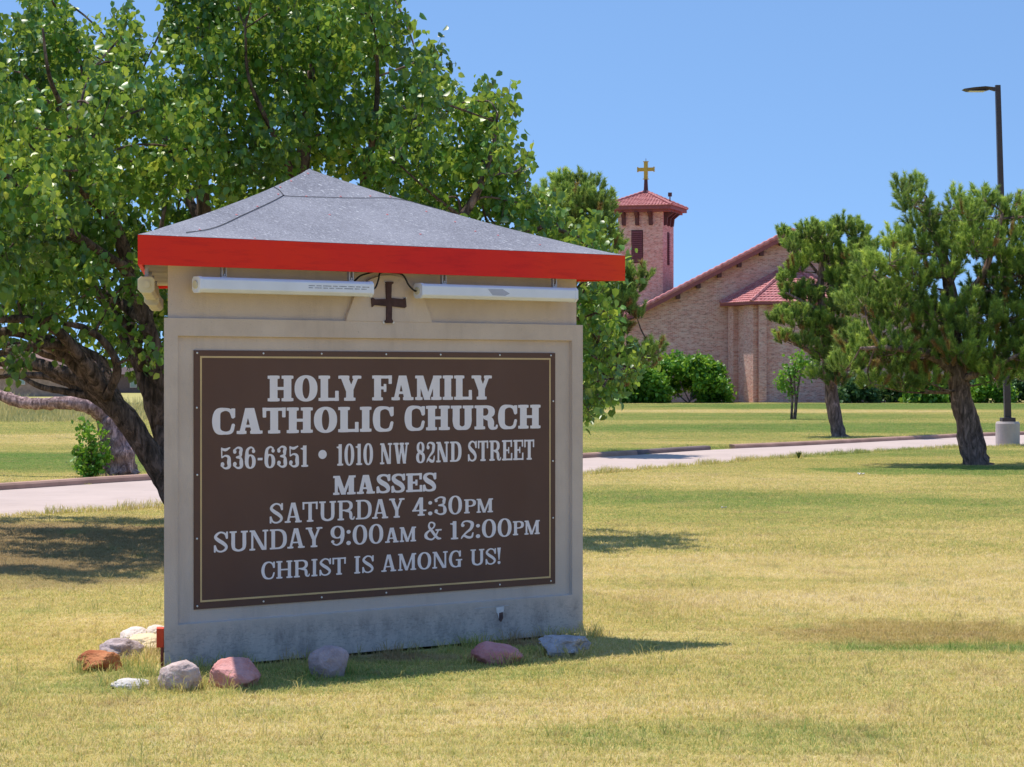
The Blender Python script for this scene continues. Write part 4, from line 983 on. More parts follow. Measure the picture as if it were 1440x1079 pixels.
# ------------------------------------------------------------------ the big pear tree behind the sign
YP = 24.4
pear_specs = [
    [(300, 790, 0, .22), (288, 768, 0, .17), (262, 728, 0, .145), (240, 688, 0, .138), (217, 648, -.1, .134), (183, 596, -.2, .130), (145, 553, -.4, .118), (104, 507, -.6, .096), (60, 478, -.8, .08), (20, 466, -1.0, .06), (-40, 480, -1.2, .045)],
    [(160, 570, -.3, 0.088), (120, 538, -.3, 0.080), (80, 522, -.2, 0.077), (30, 508, 0, 0.063), (-40, 512, .2, 0.045)],
    [(150, 560, -.4, 0.080), (135, 530, -.6, 0.081), (112, 500, -.8, 0.068), (88, 486, -1, 0.054), (40, 487, -1.2, 0.041), (-10, 500, -1.4, 0.027)],
    [(168, 575, -.3, 0.081), (150, 528, -.1, 0.063), (140, 505, 0, 0.054), (105, 485, .1, 0.041), (60, 440, .4, 0.027)],
    [(135, 558, -.3, 0.050), (100, 552, -.2, 0.041), (60, 545, -.1, 0.032), (30, 530, 0, 0.023)],
    [(290, 750, 0, 0.128), (252, 680, .3, 0.120), (228, 612, .5, 0.104), (208, 545, .6, 0.096), (196, 510, .7, 0.084), (180, 480, .8, 0.081), (160, 440, .9, 0.063), (140, 380, 1.0, 0.045), (100, 330, 1.1, 0.032)],
    [(222, 600, .5, 0.080), (222, 530, .3, 0.080), (215, 480, .1, 0.081), (200, 438, 0, 0.077), (183, 380, -.2, 0.072), (167, 330, -.4, 0.065), (150, 296, -.5, 0.059), (133, 236, -.6, 0.050), (119, 194, -.7, 0.041), (92, 164, -.8, 0.032), (66, 139, -.9, 0.018)],
    [(128, 215, -.6, 0.032), (130, 165, -.5, 0.025), (119, 120, -.4, 0.018), (110, 70, -.3, 0.011)],
    [(160, 312, -.4, 0.041), (125, 280, -.7, 0.038), (95, 245, -.9, 0.032), (65, 218, -1.1, 0.025), (30, 200, -1.3, 0.016)],
    [(188, 395, -.2, 0.045), (150, 360, -.6, 0.036), (100, 335, -.9, 0.027), (40, 320, -1.2, 0.018)],
    [(205, 455, 0, 0.063), (160, 420, .5, 0.054), (110, 400, 1.0, 0.045), (50, 350, 1.4, 0.036), (0, 320, 1.6, 0.027)],
    [(266, 745, 0, 0.136), (290, 640, .3, 0.128), (300, 540, .4, 0.112), (296, 440, .5, 0.096), (292, 350, .5, 0.080), (285, 260, .5, 0.068), (285, 180, .4, 0.045), (290, 110, .3, 0.027), (290, 40, .2, 0.013)],
    [(292, 340, .5, 0.063), (262, 270, .9, 0.045), (235, 200, 1.2, 0.032), (190, 120, 1.4, 0.018)],
    [(268, 745, .1, 0.120), (330, 620, -.2, 0.112), (390, 480, -.4, 0.096), (420, 360, -.5, 0.080), (425, 260, -.5, 0.072), (430, 170, -.4, 0.054), (440, 80, -.3, 0.032), (450, 0, -.2, 0.018)],
    [(424, 270, -.5, 0.045), (385, 190, -.9, 0.032), (350, 110, -1.2, 0.018), (345, 40, -1.3, 0.013)],
    [(400, 430, -.4, 0.081), (480, 330, .2, 0.068), (540, 250, .6, 0.054), (580, 180, .9, 0.036), (600, 120, 1.0, 0.018)],
    [(500, 305, .3, 0.045), (520, 220, -.3, 0.036), (530, 140, -.7, 0.027), (530, 60, -.9, 0.013)],
    [(350, 570, -.2, 0.080), (480, 470, -.6, 0.081), (590, 380, -.8, 0.063), (660, 290, -.8, 0.045), (690, 220, -.7, 0.027), (700, 160, -.7, 0.013)],
    [(590, 380, -.8, 0.045), (680, 350, -.2, 0.036), (760, 320, .3, 0.027), (830, 340, .6, 0.016)],
    [(480, 470, -.6, 0.054), (640, 440, -.4, 0.045), (760, 430, -.2, 0.036), (830, 460, 0, 0.027), (850, 530, .2, 0.013)],
    [(190, 600, -.2, .07), (150, 570, -.1, .065), (110, 545, .1, .055), (70, 530, .3, .045), (20, 528, .5, .03), (-30, 535, .6, .02)],
    [(150, 556, -.5, .075), (122, 515, -.9, .065), (86, 470, -1.2, .055), (50, 452, -1.5, .045), (0, 450, -1.7, .035), (-50, 470, -1.8, .02)],
    [(150, 560, -.6, .05), (165, 520, -.8, .045), (150, 485, -.9, .04), (120, 462, -1.0, .035), (90, 455, -1.1, .025)],
    [(112, 506, -.5, .05), (70, 500, -.6, .042), (30, 485, -.7, .035), (-20, 490, -.8, .025)],
    [(130, 540, 0, .045), (90, 530, .3, .038), (50, 512, .5, .03), (0, 500, .7, .02)],
    [(200, 520, .5, .06), (186, 470, .3, .05), (150, 430, .1, .04), (115, 380, 0, .035), (90, 330, 0, .025)],
    [(206, 470, 0, .045), (216, 410, .2, .04), (222, 350, .3, .03), (232, 290, .4, .02)],
    [(120, 260, -1.2, .03), (100, 180, -2.6, .03), (70, 110, -3.2, .02), (60, 40, -3.4, .01)],
    [(183, 380, -.2, .05), (120, 340, -1.6, .045), (60, 300, -2.8, .035), (0, 240, -3.4, .025), (-60, 200, -3.4, .015)],
]
limbs = tree_limbs(pear_specs, YP)
A_ = [(60, 45, 55), (110, 75, 45), (20, 100, 60), (172, 50, 27), (182, 95, 42), (272, 40, 52), (350, 20, 68), (430, 20, 68), (505, 20, 60), (545, 65, 36), (470, 90, 68), (390, 100, 70),
      (300, 110, 66), (225, 145, 56), (130, 150, 62), (50, 180, 66), (-40, 150, 60), (592, 85, 26), (598, 135, 44), (650, 145, 36), (698, 162, 32), (540, 160, 58), (460, 190, 66), (380, 205, 64),
      (290, 215, 60), (200, 230, 62), (110, 240, 60), (30, 270, 62), (-50, 260, 60), (560, 230, 58), (640, 215, 52), (700, 225, 32), (733, 235, 14), (610, 285, 50), (680, 280, 46), (728, 285, 34),
      (775, 315, 34), (826, 345, 30), (860, 372, 18), (825, 400, 26), (150, 320, 56), (70, 350, 58), (-5, 370, 58), (200, 390, 34), (120, 415, 46), (35, 430, 50), (-50, 440, 50), (165, 465, 30),
      (215, 500, 20), (95, 478, 16), (20, 500, 24), (-40, 520, 30), (838, 440, 26), (832, 500, 30), (845, 560, 24), (872, 530, 18), (893, 518, 10), (826, 575, 16), (850, 470, 24), (520, -50, 60), (400, -60, 70), (280, -40, 55), (60, -20, 20)]
B_ = [(300, 320, 60), (400, 310, 60), (500, 310, 55), (600, 350, 50), (700, 370, 48), (350, 420, 45), (500, 420, 45), (650, 440, 45), (760, 430, 45), (770, 520, 40), (350, 260, 50), (250, 300, 50)]
NEAR_ = [c for c in A_ if c[0] < 140 and 130 < c[1] < 400] + [(-110, 60, 60), (-120, 200, 60), (-100, 330, 55), (60, 330, 45)]
C_ = [(205, 440, 28), (190, 500, 22), (222, 470, 22), (150, 500, 16), (60, 400, 50), (215, 545, 14), (175, 430, 28), (228, 420, 25), (222, 445, 30), (210, 520, 24), (224, 500, 24), (180, 450, 30)]
cl = clump_px([c for c in A_ if c[0] <= 620], YP, 1.9, 5, dup=2, ryk=1.35) + clump_px([c for c in A_ if c[0] > 620], YP, 1.0, 5, dup=2, ryk=1.2) + clump_px(NEAR_, YP - 3.2, .8, 8, ryk=1.4) + clump_px(C_, YP + 1.2, .8, 9, ryk=1.4) + clump_px([(60, 200, 60), (150, 250, 60), (30, 330, 60), (130, 360, 50), (-60, 300, 60), (220, 330, 50), (250, 180, 55), (-80, 420, 40)], YP + 3.6, .6, 10, ryk=1.3) + clump_px(B_, YP + .6, 1.4, 6, ryk=1.3)
broadleaf('pear_tree', 'large leafy green tree with several leaning dark trunks behind the sign', 'tree', gnd(268, 755), limbs, cl, .088, 68000, M_PEAR, M_BARK, sides=12, droop=.8, rough=.3, twig=.010)

# ------------------------------------------------------------------ pines
def pine(name, label, base, specs, clumps, Y0, nshoot, needle=.10, group='pines on the lawn', bark=M_PINEBARK, mat=M_NEEDLE, wid=.010):
    o = empty(name, base); tag(o, label, 'tree', group); inv = Matrix.Translation(-Vector(base))
    limbs = tree_limbs(specs, Y0); mb = MB()
    for i, L_ in enumerate(limbs): mb.tube([q[:3] for q in L_], [q[3] for q in L_], 12, rough=.3, seed=i * 2.9)
    t = mb.build('trunk', bark, o, smooth=True); t.matrix_parent_inverse = inv
    tw = MB(); S = []; D = []; shd = []; tot = sum(c[3] ** 2 for c in clumps)
    for x, y, z, r, ry in clumps:
        p = Vector((x, y, z)); d, q, rr = near_limb(p, limbs)
        mid = q.lerp(p, .55) + Vector((random.uniform(-.1, .1), random.uniform(-.1, .1), -.05 * d))
        K = crom([tuple(q) + (min(rr * .5, .02 + .014 * d),), tuple(mid) + (.018,), tuple(p) + (.012,)], 4)
        tw.tube([k_[:3] for k_ in K], [k_[3] for k_ in K], 5)
        n = max(5, int(nshoot * r * r / tot)); sh = RNG.normal(0, .12)
        for s_ in range(n):
            v = RNG.normal(size=3); v /= np.linalg.norm(v); v[2] = v[2] * .9 + .1; rad = RNG.random() ** .28
            c_ = np.array([x, y, z]) + v * rad * np.array([r, ry, r * .85])
            dr = v * .55 + np.array([0, 0, .95]) + RNG.normal(size=3) * .18; dr /= np.linalg.norm(dr)
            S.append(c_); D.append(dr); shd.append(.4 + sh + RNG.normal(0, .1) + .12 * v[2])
            if s_ % 3 == 0: tw.tube([p.lerp(Vector(c_), .25), Vector(c_)], [.009, .005], 3, cap=False)
    S = np.array(S); D = np.array(D); shd = np.array(shd); NN = 110; n = len(S)
    ln = RNG.uniform(.16, .32, n)
    low = np.array(S[:, 2] < np.percentile(S[:, 2], 30)); dead = ((RNG.random(n) < np.where(low, .13, .03))).astype(float)
    s_ = np.repeat(S, NN, 0); d_ = np.repeat(D, NN, 0); t_ = RNG.random(n * NN)[:, None] ** .8
    root = s_ + d_ * (np.repeat(ln, NN)[:, None]) * t_
    o_ = RNG.normal(size=(n * NN, 3)); o_ -= d_ * (o_ * d_).sum(1)[:, None]; o_ /= np.linalg.norm(o_, axis=1)[:, None]
    ndir = d_ * RNG.uniform(.6, 1.0, n * NN)[:, None] + o_ * RNG.uniform(.5, 1.0, n * NN)[:, None]; ndir /= np.linalg.norm(ndir, axis=1)[:, None]
    sd = np.cross(ndir, RNG.normal(size=(n * NN, 3))); sd /= np.linalg.norm(sd, axis=1)[:, None]
    nl = needle * RNG.uniform(.6, .95, n * NN)[:, None]
    V = np.stack([root - sd * wid / 2, root + sd * wid / 2, root + ndir * nl], 1).reshape(-1, 3)
    F = np.arange(n * NN * 3).reshape(-1, 3)
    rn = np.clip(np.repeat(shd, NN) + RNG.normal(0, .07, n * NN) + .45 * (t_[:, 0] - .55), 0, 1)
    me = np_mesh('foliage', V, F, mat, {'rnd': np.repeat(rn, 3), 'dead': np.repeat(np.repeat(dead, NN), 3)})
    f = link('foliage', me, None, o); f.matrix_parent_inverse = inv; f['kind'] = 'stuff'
    k2 = tw.build('twigs', bark, o); k2.matrix_parent_inverse = inv; k2['kind'] = 'stuff'
    return o
Y1 = 43.9
sp1 = [[(1377, 663, 0, .29), (1372, 648, 0, .255), (1364, 610, 0, .235), (1352, 560, 0, .21), (1345, 520, 0, .19), (1340, 470, 0, .16), (1338, 420, 0, .13), (1328, 370, 0, .10), (1312, 320, 0, .07), (1300, 285, 0, .04)],
       [(1346, 530, 0, .10), (1310, 500, -.4, .09), (1260, 490, -.8, .06), (1210, 490, -1, .03)], [(1342, 500, 0, .10), (1380, 470, .3, .08), (1420, 450, .6, .05), (1470, 440, .8, .03)],
       [(1340, 440, 0, .09), (1380, 390, -.3, .07), (1400, 340, -.5, .04), (1410, 300, -.6, .03)], [(1339, 450, 0, .08), (1300, 420, .4, .06), (1250, 400, .7, .03)], [(1335, 400, 0, .07), (1355, 350, .3, .05), (1362, 300, .4, .025)],
       [(1346, 535, 0, .08), (1390, 520, -.5, .06), (1430, 500, -.9, .035)]]
c1 = [(1272, 272, 14), (1292, 268, 14), (1285, 290, 20), (1300, 318, 24), (1345, 292, 16), (1360, 310, 26), (1380, 280, 12), (1393, 305, 26), (1425, 300, 18), (1440, 330, 28), (1335, 345, 32), (1370, 350, 34), (1405, 352, 34), (1295, 352, 28),
      (1262, 345, 16), (1250, 372, 30), (1222, 385, 22), (1285, 395, 36), (1330, 385, 20), (1395, 408, 32), (1435, 395, 36), (1215, 430, 34), (1262, 440, 42), (1315, 450, 38), (1365, 450, 38), (1412, 455, 42), (1205, 490, 30), (1190, 520, 20),
      (1245, 500, 42), (1295, 505, 40), (1345, 495, 34), (1390, 505, 40), (1435, 500, 36), (1270, 540, 24), (1225, 540, 20), (1310, 540, 22), (1400, 535, 20), (1470, 380, 45), (1480, 450, 45), (1465, 510, 38), (1460, 300, 24), (1500, 410, 40)]
pine('pine_tree', 'large leaning pine on the near lawn in front of the lamp post', gnd(1374, 657), sp1, clump_px(c1, Y1, 1.0, 21, dup=2, ryk=1.3), Y1, 3400, needle=.13, wid=.013)
Y2 = 64.3
sp2 = [[(1182, 620, 0, .26), (1178, 605, 0, .20), (1170, 560, 0, .18), (1163, 500, 0, .15), (1158, 450, 0, .13), (1154, 400, 0, .10), (1158, 355, 0, .07), (1165, 330, 0, .04)],
       [(1164, 505, 0, .08), (1135, 492, -.4, .06), (1108, 478, -.7, .03)], [(1157, 440, 0, .07), (1130, 425, -.4, .05), (1105, 412, -.7, .03)], [(1155, 410, 0, .07), (1180, 380, .4, .05), (1205, 350, .6, .03)], [(1155, 390, 0, .05), (1130, 360, .3, .03), (1118, 345, .5, .02)]]
c2 = [(1104, 335, 8), (1115, 348, 13), (1138, 330, 15), (1160, 338, 18), (1185, 322, 14), (1205, 330, 14), (1215, 350, 16), (1135, 362, 16), (1120, 378, 14), (1165, 362, 20), (1198, 365, 22), (1105, 395, 10), (1112, 415, 16), (1140, 418, 18), (1180, 395, 20), (1210, 400, 22),
      (1190, 430, 26), (1095, 450, 12), (1118, 452, 20), (1150, 460, 22), (1100, 478, 10), (1130, 485, 14), (1160, 500, 18), (1185, 475, 24), (1200, 510, 20), (1175, 535, 16), (1148, 530, 9)]
pine('pine_tree', 'slimmer pine with a thin leaning trunk just beyond the road', gnd(1181, 616), sp2, clump_px(c2, Y2, .9, 22, dup=2, ryk=1.3), Y2, 1900, needle=.15, wid=.018)
Y3 = 50.0
sp3 = [[(792, 640, 0, .28), (792, 600, 0, .22), (795, 500, 0, .19), (800, 400, 0, .14), (805, 330, 0, .09), (808, 270, 0, .04)], [(796, 490, 0, .08), (840, 500, 0, .06), (890, 510, .2, .035), (925, 495, .3, .02)],
       [(799, 420, 0, .08), (840, 410, .2, .06), (880, 415, .3, .04), (905, 395, .4, .02)], [(797, 450, 0, .08), (840, 455, -.3, .06), (880, 450, -.5, .03)], [(803, 350, 0, .05), (840, 330, .2, .03)], [(796, 500, 0, .06), (850, 540, -.2, .04)]]
c3 = [(790, 262, 12), (812, 262, 14), (835, 270, 13), (775, 290, 26), (805, 290, 26), (838, 296, 24), (850, 318, 16), (790, 330, 34), (830, 340, 30), (862, 348, 12), (810, 380, 34), (850, 390, 26), (880, 398, 17), (905, 392, 9), (892, 412, 11), (870, 430, 22), (840, 440, 32),
      (895, 445, 10), (860, 470, 22), (835, 490, 28), (868, 505, 20), (905, 502, 14), (924, 493, 8), (890, 520, 12), (912, 515, 8), (855, 535, 20), (830, 550, 22), (880, 540, 8)]
pine('pine_tree', 'pine partly hidden behind the right side of the sign and the leafy tree', gnd(792, 638), sp3, clump_px(c3, Y3, .9, 23, dup=2, ryk=1.2), Y3, 2100, needle=.135, wid=.015)
Y4 = 82.0
pine('pine_tree', 'distant pine crown at the right edge beyond the lamp post', at(1475, 600, Y4) * 1.0 if False else gnd(1475, 597), [[(1475, 600, 0, .2), (1472, 540, 0, .15), (1470, 470, 0, .1), (1470, 420, 0, .05)]],
     clump_px([(1430, 500, 16), (1450, 480, 22), (1425, 530, 12), (1445, 525, 20), (1475, 500, 26), (1470, 450, 22), (1490, 530, 20)], Y4, .8, 24, dup=1, ryk=1.2), Y4, 420, needle=.13, wid=.02)

# old pale tree left of the sign: thick trunk with one long low limb
spo = [[(168, 678, 0, .42), (166, 665, 0, .33), (163, 630, 0, .27), (155, 600, 0, .225), (146, 583, 0, .17), (128, 573, -.2, .13), (100, 567, -.3, .115), (60, 568, -.3, .105), (30, 566, -.2, .10), (0, 556, 0, .10), (-60, 540, .3, .09), (-140, 470, .5, .07)]]
limbs = tree_limbs(spo, 39.4, 7)
cl = clump_px([(-140, 440, 50), (-110, 400, 40), (-190, 420, 50), (-160, 350, 45)], 39.4, .6, 31, dup=1, ryk=1.2)
broadleaf('old_tree', 'thick pale purple trunk with a long low limb reaching left beyond the road', 'tree', gnd(166, 668), limbs, cl, .09, 2600, M_PEAR, M_OLDBARK, sides=14, rough=.32)
# leafy sucker beside that trunk
limbs = tree_limbs([[(132, 668, -.3, .02), (128, 630, -.3, .014), (124, 596, -.3, .008)], [(134, 668, -.3, .02), (118, 645, -.3, .012), (108, 630, -.3, .008)]], 39.0)
cl = clump_px([(130, 650, 16), (118, 648, 12), (142, 645, 12), (130, 625, 12), (122, 605, 9), (142, 620, 8), (112, 637, 8), (128, 660, 14)], 38.7, .12, 33, ryk=1.0)
broadleaf('sapling', 'bright green leafy sapling at the foot of the old pale trunk', 'sapling', gnd(131, 668), limbs, cl, .085, 900, M_BUSH, M_BARK, sides=6, twig=.006)
# thin multi-stem tree in front of the church
limbs = tree_limbs([[(1113, 591, 0, .06), (1114, 560, 0, .045), (1112, 530, 0, .05), (1108, 515, 0, .03)], [(1118, 591, .2, .055), (1121, 560, .2, .04), (1124, 535, .2, .04), (1130, 515, .2, .03)], [(1116, 591, -.2, .05), (1119, 565, -.2, .04), (1117, 540, -.2, .04), (1118, 520, -.2, .03)]], 90.0)
cl = clump_px([(1096, 535, 9), (1110, 522, 11), (1125, 508, 12), (1120, 530, 8), (1103, 543, 6), (1137, 520, 8), (1145, 508, 8), (1112, 552, 4)], 90.0, .5, 35, dup=2)
broadleaf('small_tree', 'small multi stemmed tree on the far lawn before the church wall', 'tree', gnd(1117, 591), limbs, cl, .14, 800, M_BUSH, M_BARK, sides=7, twig=.012)

def shrub(label, px, py, w, h, Y0, n, mat, leaf, seed, group=None):
    rs = random.Random(seed); cl = []
    base = at(px, py, Y0); base.z = 0; k_ = Y0 / FPX; W, H = w * k_, h * k_
    for _ in range(34):
        a = rs.uniform(-1, 1); t_ = rs.random() ** .6; hh = math.sqrt(max(0, 1 - abs(a) ** 2.4)) * t_ * .86 + .04
        r = H * rs.uniform(.14, .24); cl.append((base.x + a * (W / 2 - r * .8), Y0 + rs.uniform(-.6, .6) * W * .4, max(r * .6, hh * H), r, r * 1.2))
    limbs = [crom([(base.x + rs.uniform(-.1, .1) * W, Y0 + rs.uniform(-.1, .1) * W, -.05, .05), (base.x + d * W * .2, Y0, H * .4, .035), (base.x + d * W * .38, Y0 + rs.uniform(-.2, .2) * W, H * .75, .02)], 3) for d in (-1, -.3, .4, 1)]
    return broadleaf('shrub', label, 'shrub', (base.x, Y0, 0), limbs, cl, leaf, n, mat, M_BARK, sides=5, group=group, droop=.3, sprays=8)
shrub('large bright green shrub against the church wall', 966, 567, 136, 66, 144, 13000, M_BUSH, .26, 41, 'shrubs along the church')
shrub('lower green shrub left of the large bright one', 895, 568, 84, 54, 143, 6500, M_BUSH, .26, 42, 'shrubs along the church')
shrub('low shrub showing beside the lowest tree branches near the sign', 855, 570, 70, 50, 142, 3600, M_BUSH, .26, 43, 'shrubs along the church')
hx = [(1205, 60, 42, 'dark shrub behind the slim pine trunk', M_DARKLEAF), (1255, 60, 40, 'dark round shrub between the two pines', M_DARKLEAF), (1300, 55, 44, 'dusty green shrub just left of the large pine trunk', M_BUSH),
      (1352, 60, 42, 'dark shrub directly behind the large pine trunk', M_DARKLEAF), (1395, 56, 40, 'green shrub between the large pine trunk and the lamp post', M_BUSH), (1445, 60, 56, 'dark shrub right of the lamp post', M_DARKLEAF), (1490, 60, 52, 'dark shrub at the right edge of the lawn', M_DARKLEAF)]
for i, (px_, w, h, lb, mt) in enumerate(hx): shrub(lb, px_, 566, w, h * .82, 143 + (i % 2) * 2, 3000, mt, .26, 50 + i, 'shrubs along the church')

# tall tan reeds at the far left and a weed by the road
def reeds(name, label, x0, x1, y0, y1, n, h0, h1, wid, mat):
    X = RNG.uniform(x0, x1, n); Y = RNG.uniform(y0, y1, n); Y = y1 - (y1 - y0) * RNG.random(n) ** 2.0; hn = np.array([mnoise.noise(Vector((x * .35, y * .2, 0))) for x, y in zip(X, Y)])
    Y = Y + 2.2 * np.array([mnoise.noise(Vector((x * .45, 9, 0))) for x in X]); h = (h0 + (h1 - h0) * RNG.random(n) ** 1.5) * (1 + 1.1 * hn) * np.clip(.25 + (Y - y0) / (y1 - y0), .2, 1.1); l = RNG.normal(0, .22, (n, 2)) * h[:, None]
    a = RNG.uniform(0, np.pi, n); wx, wy = np.cos(a) * wid / 2, np.sin(a) * wid / 2; z = np.zeros(n)
    V = np.stack([np.stack([X - wx, Y - wy, z], 1), np.stack([X + wx, Y + wy, z], 1), np.stack([X + l[:, 0] * .4 + wx, Y + l[:, 1] * .4 + wy, h * .6], 1), np.stack([X + l[:, 0], Y + l[:, 1], h], 1), np.stack([X + l[:, 0] * .4 - wx, Y + l[:, 1] * .4 - wy, h * .6], 1)], 1).reshape(-1, 3)
    b = np.arange(n) * 5; F = np.concatenate([np.stack([b, b + 1, b + 2], 1), np.stack([b, b + 2, b + 4], 1), np.stack([b + 4, b + 2, b + 3], 1)])
    o = link(name, np_mesh(name, V, F, mat, {'rnd': np.repeat(np.clip(.55 + .5 * hn + RNG.normal(0, .15, n), 0, 1), 5)})); tag(o, label, 'reeds', kind='stuff'); return o
reeds('tall_reeds', 'tall tan and green reeds along the far edge of the lawn at left', -30, -14.0, 84, 98, 16000, .35, .85, .035, M_REED)
reeds('tall_reeds', 'thin dry weeds at the far lawn edge behind the trunks', -14.0, -2, 96, 100, 5000, .3, .55, .035, M_REED)

def weed(px, py, label, h, n):
    b = gnd(px, py); o = empty('weed', b); tag(o, label, 'weed', 'weeds on the near lawn edge')
    mb = MB()
    for i in range(n):
        a = random.uniform(0, 6.28); l = h * random.uniform(.6, 1); d = Vector((math.cos(a), math.sin(a), 0)) * l * random.uniform(.3, .8)
        s_ = Vector((-d.y, d.x, 0)).normalized() * .008
        mb.add([-s_, s_, d * .5 + Vector((0, 0, l * .6)) + s_, d + Vector((0, 0, l * .8)), d * .5 + Vector((0, 0, l * .6)) - s_], [(0, 1, 2, 4), (4, 2, 3)])
    mb.build('leaf_rosette', M_WEED, o)
M_WEED = simple('weed_leaf', (0.10, 0.15, 0.04), .7, .3)
weed(1123, 646, 'small spiky weed where the lawn meets the road below the slim pine', .24, 30)
weed(800, 655, 'small weed at the lawn edge close to the sign', .15, 16)
def litter(px, py, w, label, seed):
    b = gnd(px, py); rs = random.Random(seed); mb = MB(); n = 6; vs = []
    for i in range(n):
        for j in range(4): vs.append((-w / 2 + w * i / (n - 1), -w * .3 + w * .2 * j + rs.uniform(-.01, .01), .03 + rs.uniform(0, w * .35)))
    mb.add(vs, [(i * 4 + j, (i + 1) * 4 + j, (i + 1) * 4 + j + 1, i * 4 + j + 1) for i in range(n - 1) for j in range(3)])
    o = mb.build('litter', simple('white_paper', (.75, .75, .75), .7, .2)); o.location = b; tag(o, label, 'litter')
litter(1211, 670, .12, 'scrap of white litter on the lawn left of the large pine', 1)
litter(1018, 718, .07, 'tiny pale scrap of litter on the open lawn right of the sign', 2)

# ------------------------------------------------------------------ lamp post
M_BRONZE = simple('bronze_paint', (0.055, 0.038, 0.038), 0.45, 0.45)
lb = gnd(1417, 628); lp = empty('lamp_post', lb); tag(lp, 'tall dark bronze lamp post on a round concrete base beside the road', 'lamp post')
def LP(name, mb, mat, **k): return mb.build(name, mat, lp, **k)
yb = lb.y
def zz(py): return at(1417, py, yb).z
m = NT('cast_concrete'); c = m.ramp(m.noise(2.5, detail=5), [(0.3, (0.42, 0.36, 0.34)), (0.7, (0.56, 0.49, 0.46))]); M_CONC = m.done(c, .9, .2, normal=m.bump(m.noise(30), .3, .01))
LP('concrete_base', MB().tube([(0, 0, -.1), (0, 0, zz(596)), (0, 0, zz(593))], [.295, .295, .27], 28), M_CONC)
LP('base_cover', MB().box(-.165, .165, -.165, .165, zz(593), zz(587.5)), M_BRONZE, bevel=.01)
xt = at(1403, 120, yb).x - lb.x; ztop = zz(120)
mb = MB(); a0, a1 = .078, .060
mb.add([(s1 * a0, s2 * a0, zz(587.5)) for s1, s2 in ((-1, -1), (1, -1), (1, 1), (-1, 1))] + [(xt + s1 * a1, s2 * a1, ztop) for s1, s2 in ((-1, -1), (1, -1), (1, 1), (-1, 1))], [(0, 1, 5, 4), (1, 2, 6, 5), (2, 3, 7, 6), (3, 0, 4, 7), (4, 5, 6, 7)])
LP('pole', mb, M_BRONZE)
k_ = yb / FPX
hd = MB(); za = zz(124.5)
def hp(px, py, dy): return Vector(((px - 1403) * k_ + xt, dy, zz(py)))
prof = [(1399, 123), (1384, 122.5), (1367, 124), (1354, 126), (1360, 128.5), (1386, 128), (1392, 126.5), (1399, 128.5)]
hd.prism([(i, 0) for i in range(len(prof))], 0, 1, lambda p, q, w: hp(prof[int(p)][0], prof[int(p)][1], (-.17 + .34 * w) if prof[int(p)][0] < 1390 else (-.05 + .10 * w)))
LP('lamp_head', hd, M_BRONZE)
LP('lens', MB().box(hp(1362, 0, 0).x, hp(1384, 0, 0).x, -.13, .13, zz(128.9) - .004, zz(128.5)), simple('lens_glass', (.55, .53, .45), .3, .5))

# ------------------------------------------------------------------ the church
def mat_brick(name='church_brick', warm=0.0):
    m = NT(name); x, y, z = m.sep(m.pos); u = m.math('SUBTRACT', x, m.math('MULTIPLY', y, .9)); v = m.comb(u, z, 0.0)
    b = m.node('ShaderNodeTexBrick'); m.put(b.inputs['Vector'], v); b.inputs['Scale'].default_value = 1.0
    b.inputs['Brick Width'].default_value = .26; b.inputs['Row Height'].default_value = .085; b.inputs['Mortar Size'].default_value = .014; b.inputs['Mortar Smooth'].default_value = .6; b.inputs['Bias'].default_value = -.1
    b.inputs['Color1'].default_value = (0.62, 0.25, 0.19, 1); b.inputs['Color2'].default_value = (0.84, 0.52, 0.42, 1); b.inputs['Mortar'].default_value = (0.84, 0.62, 0.53, 1)
    big = m.noise(.28, detail=5, rough=.6); c = m.mix(m.ramp(big, [(0.38, 0.0), (0.62, .55)]), b.outputs['Color'], (0.74, 0.34, 0.28))
    smear = m.noise(4.5, m.mapv(m.comb(u, y, z), (.5, .5, 1.6)), detail=5, rough=.7); c = m.mix(m.ramp(smear, [(0.46, 0.0), (0.64, .6)]), c, (0.90, 0.68, 0.58))
    dk = m.noise(5.5, m.mapv(m.comb(u, y, z), (.7, .7, 2.0)), detail=4, rough=.7); c = m.mix(m.ramp(dk, [(0.52, 0.0), (0.64, .65)]), c, (0.34, 0.18, 0.155))
    return m.done(c, .92, .15, normal=m.bump(m.math('ADD', b.outputs['Fac'], m.math('MULTIPLY', smear, -1.0)), .6, .03))
M_BRICK = mat_brick()
m = NT('clay_roof_tile'); c = m.ramp(m.noise(4, detail=4), [(0.3, (0.38, 0.115, 0.115)), (0.7, (0.58, 0.26, 0.255))]); M_TILE = m.done(c, .75, .25)
M_TRIM = simple('dark_red_trim', (0.28, 0.085, 0.085), .7, .3)
M_TRIM2 = simple('brown_louver', (0.11, 0.045, 0.045), .75, .25)
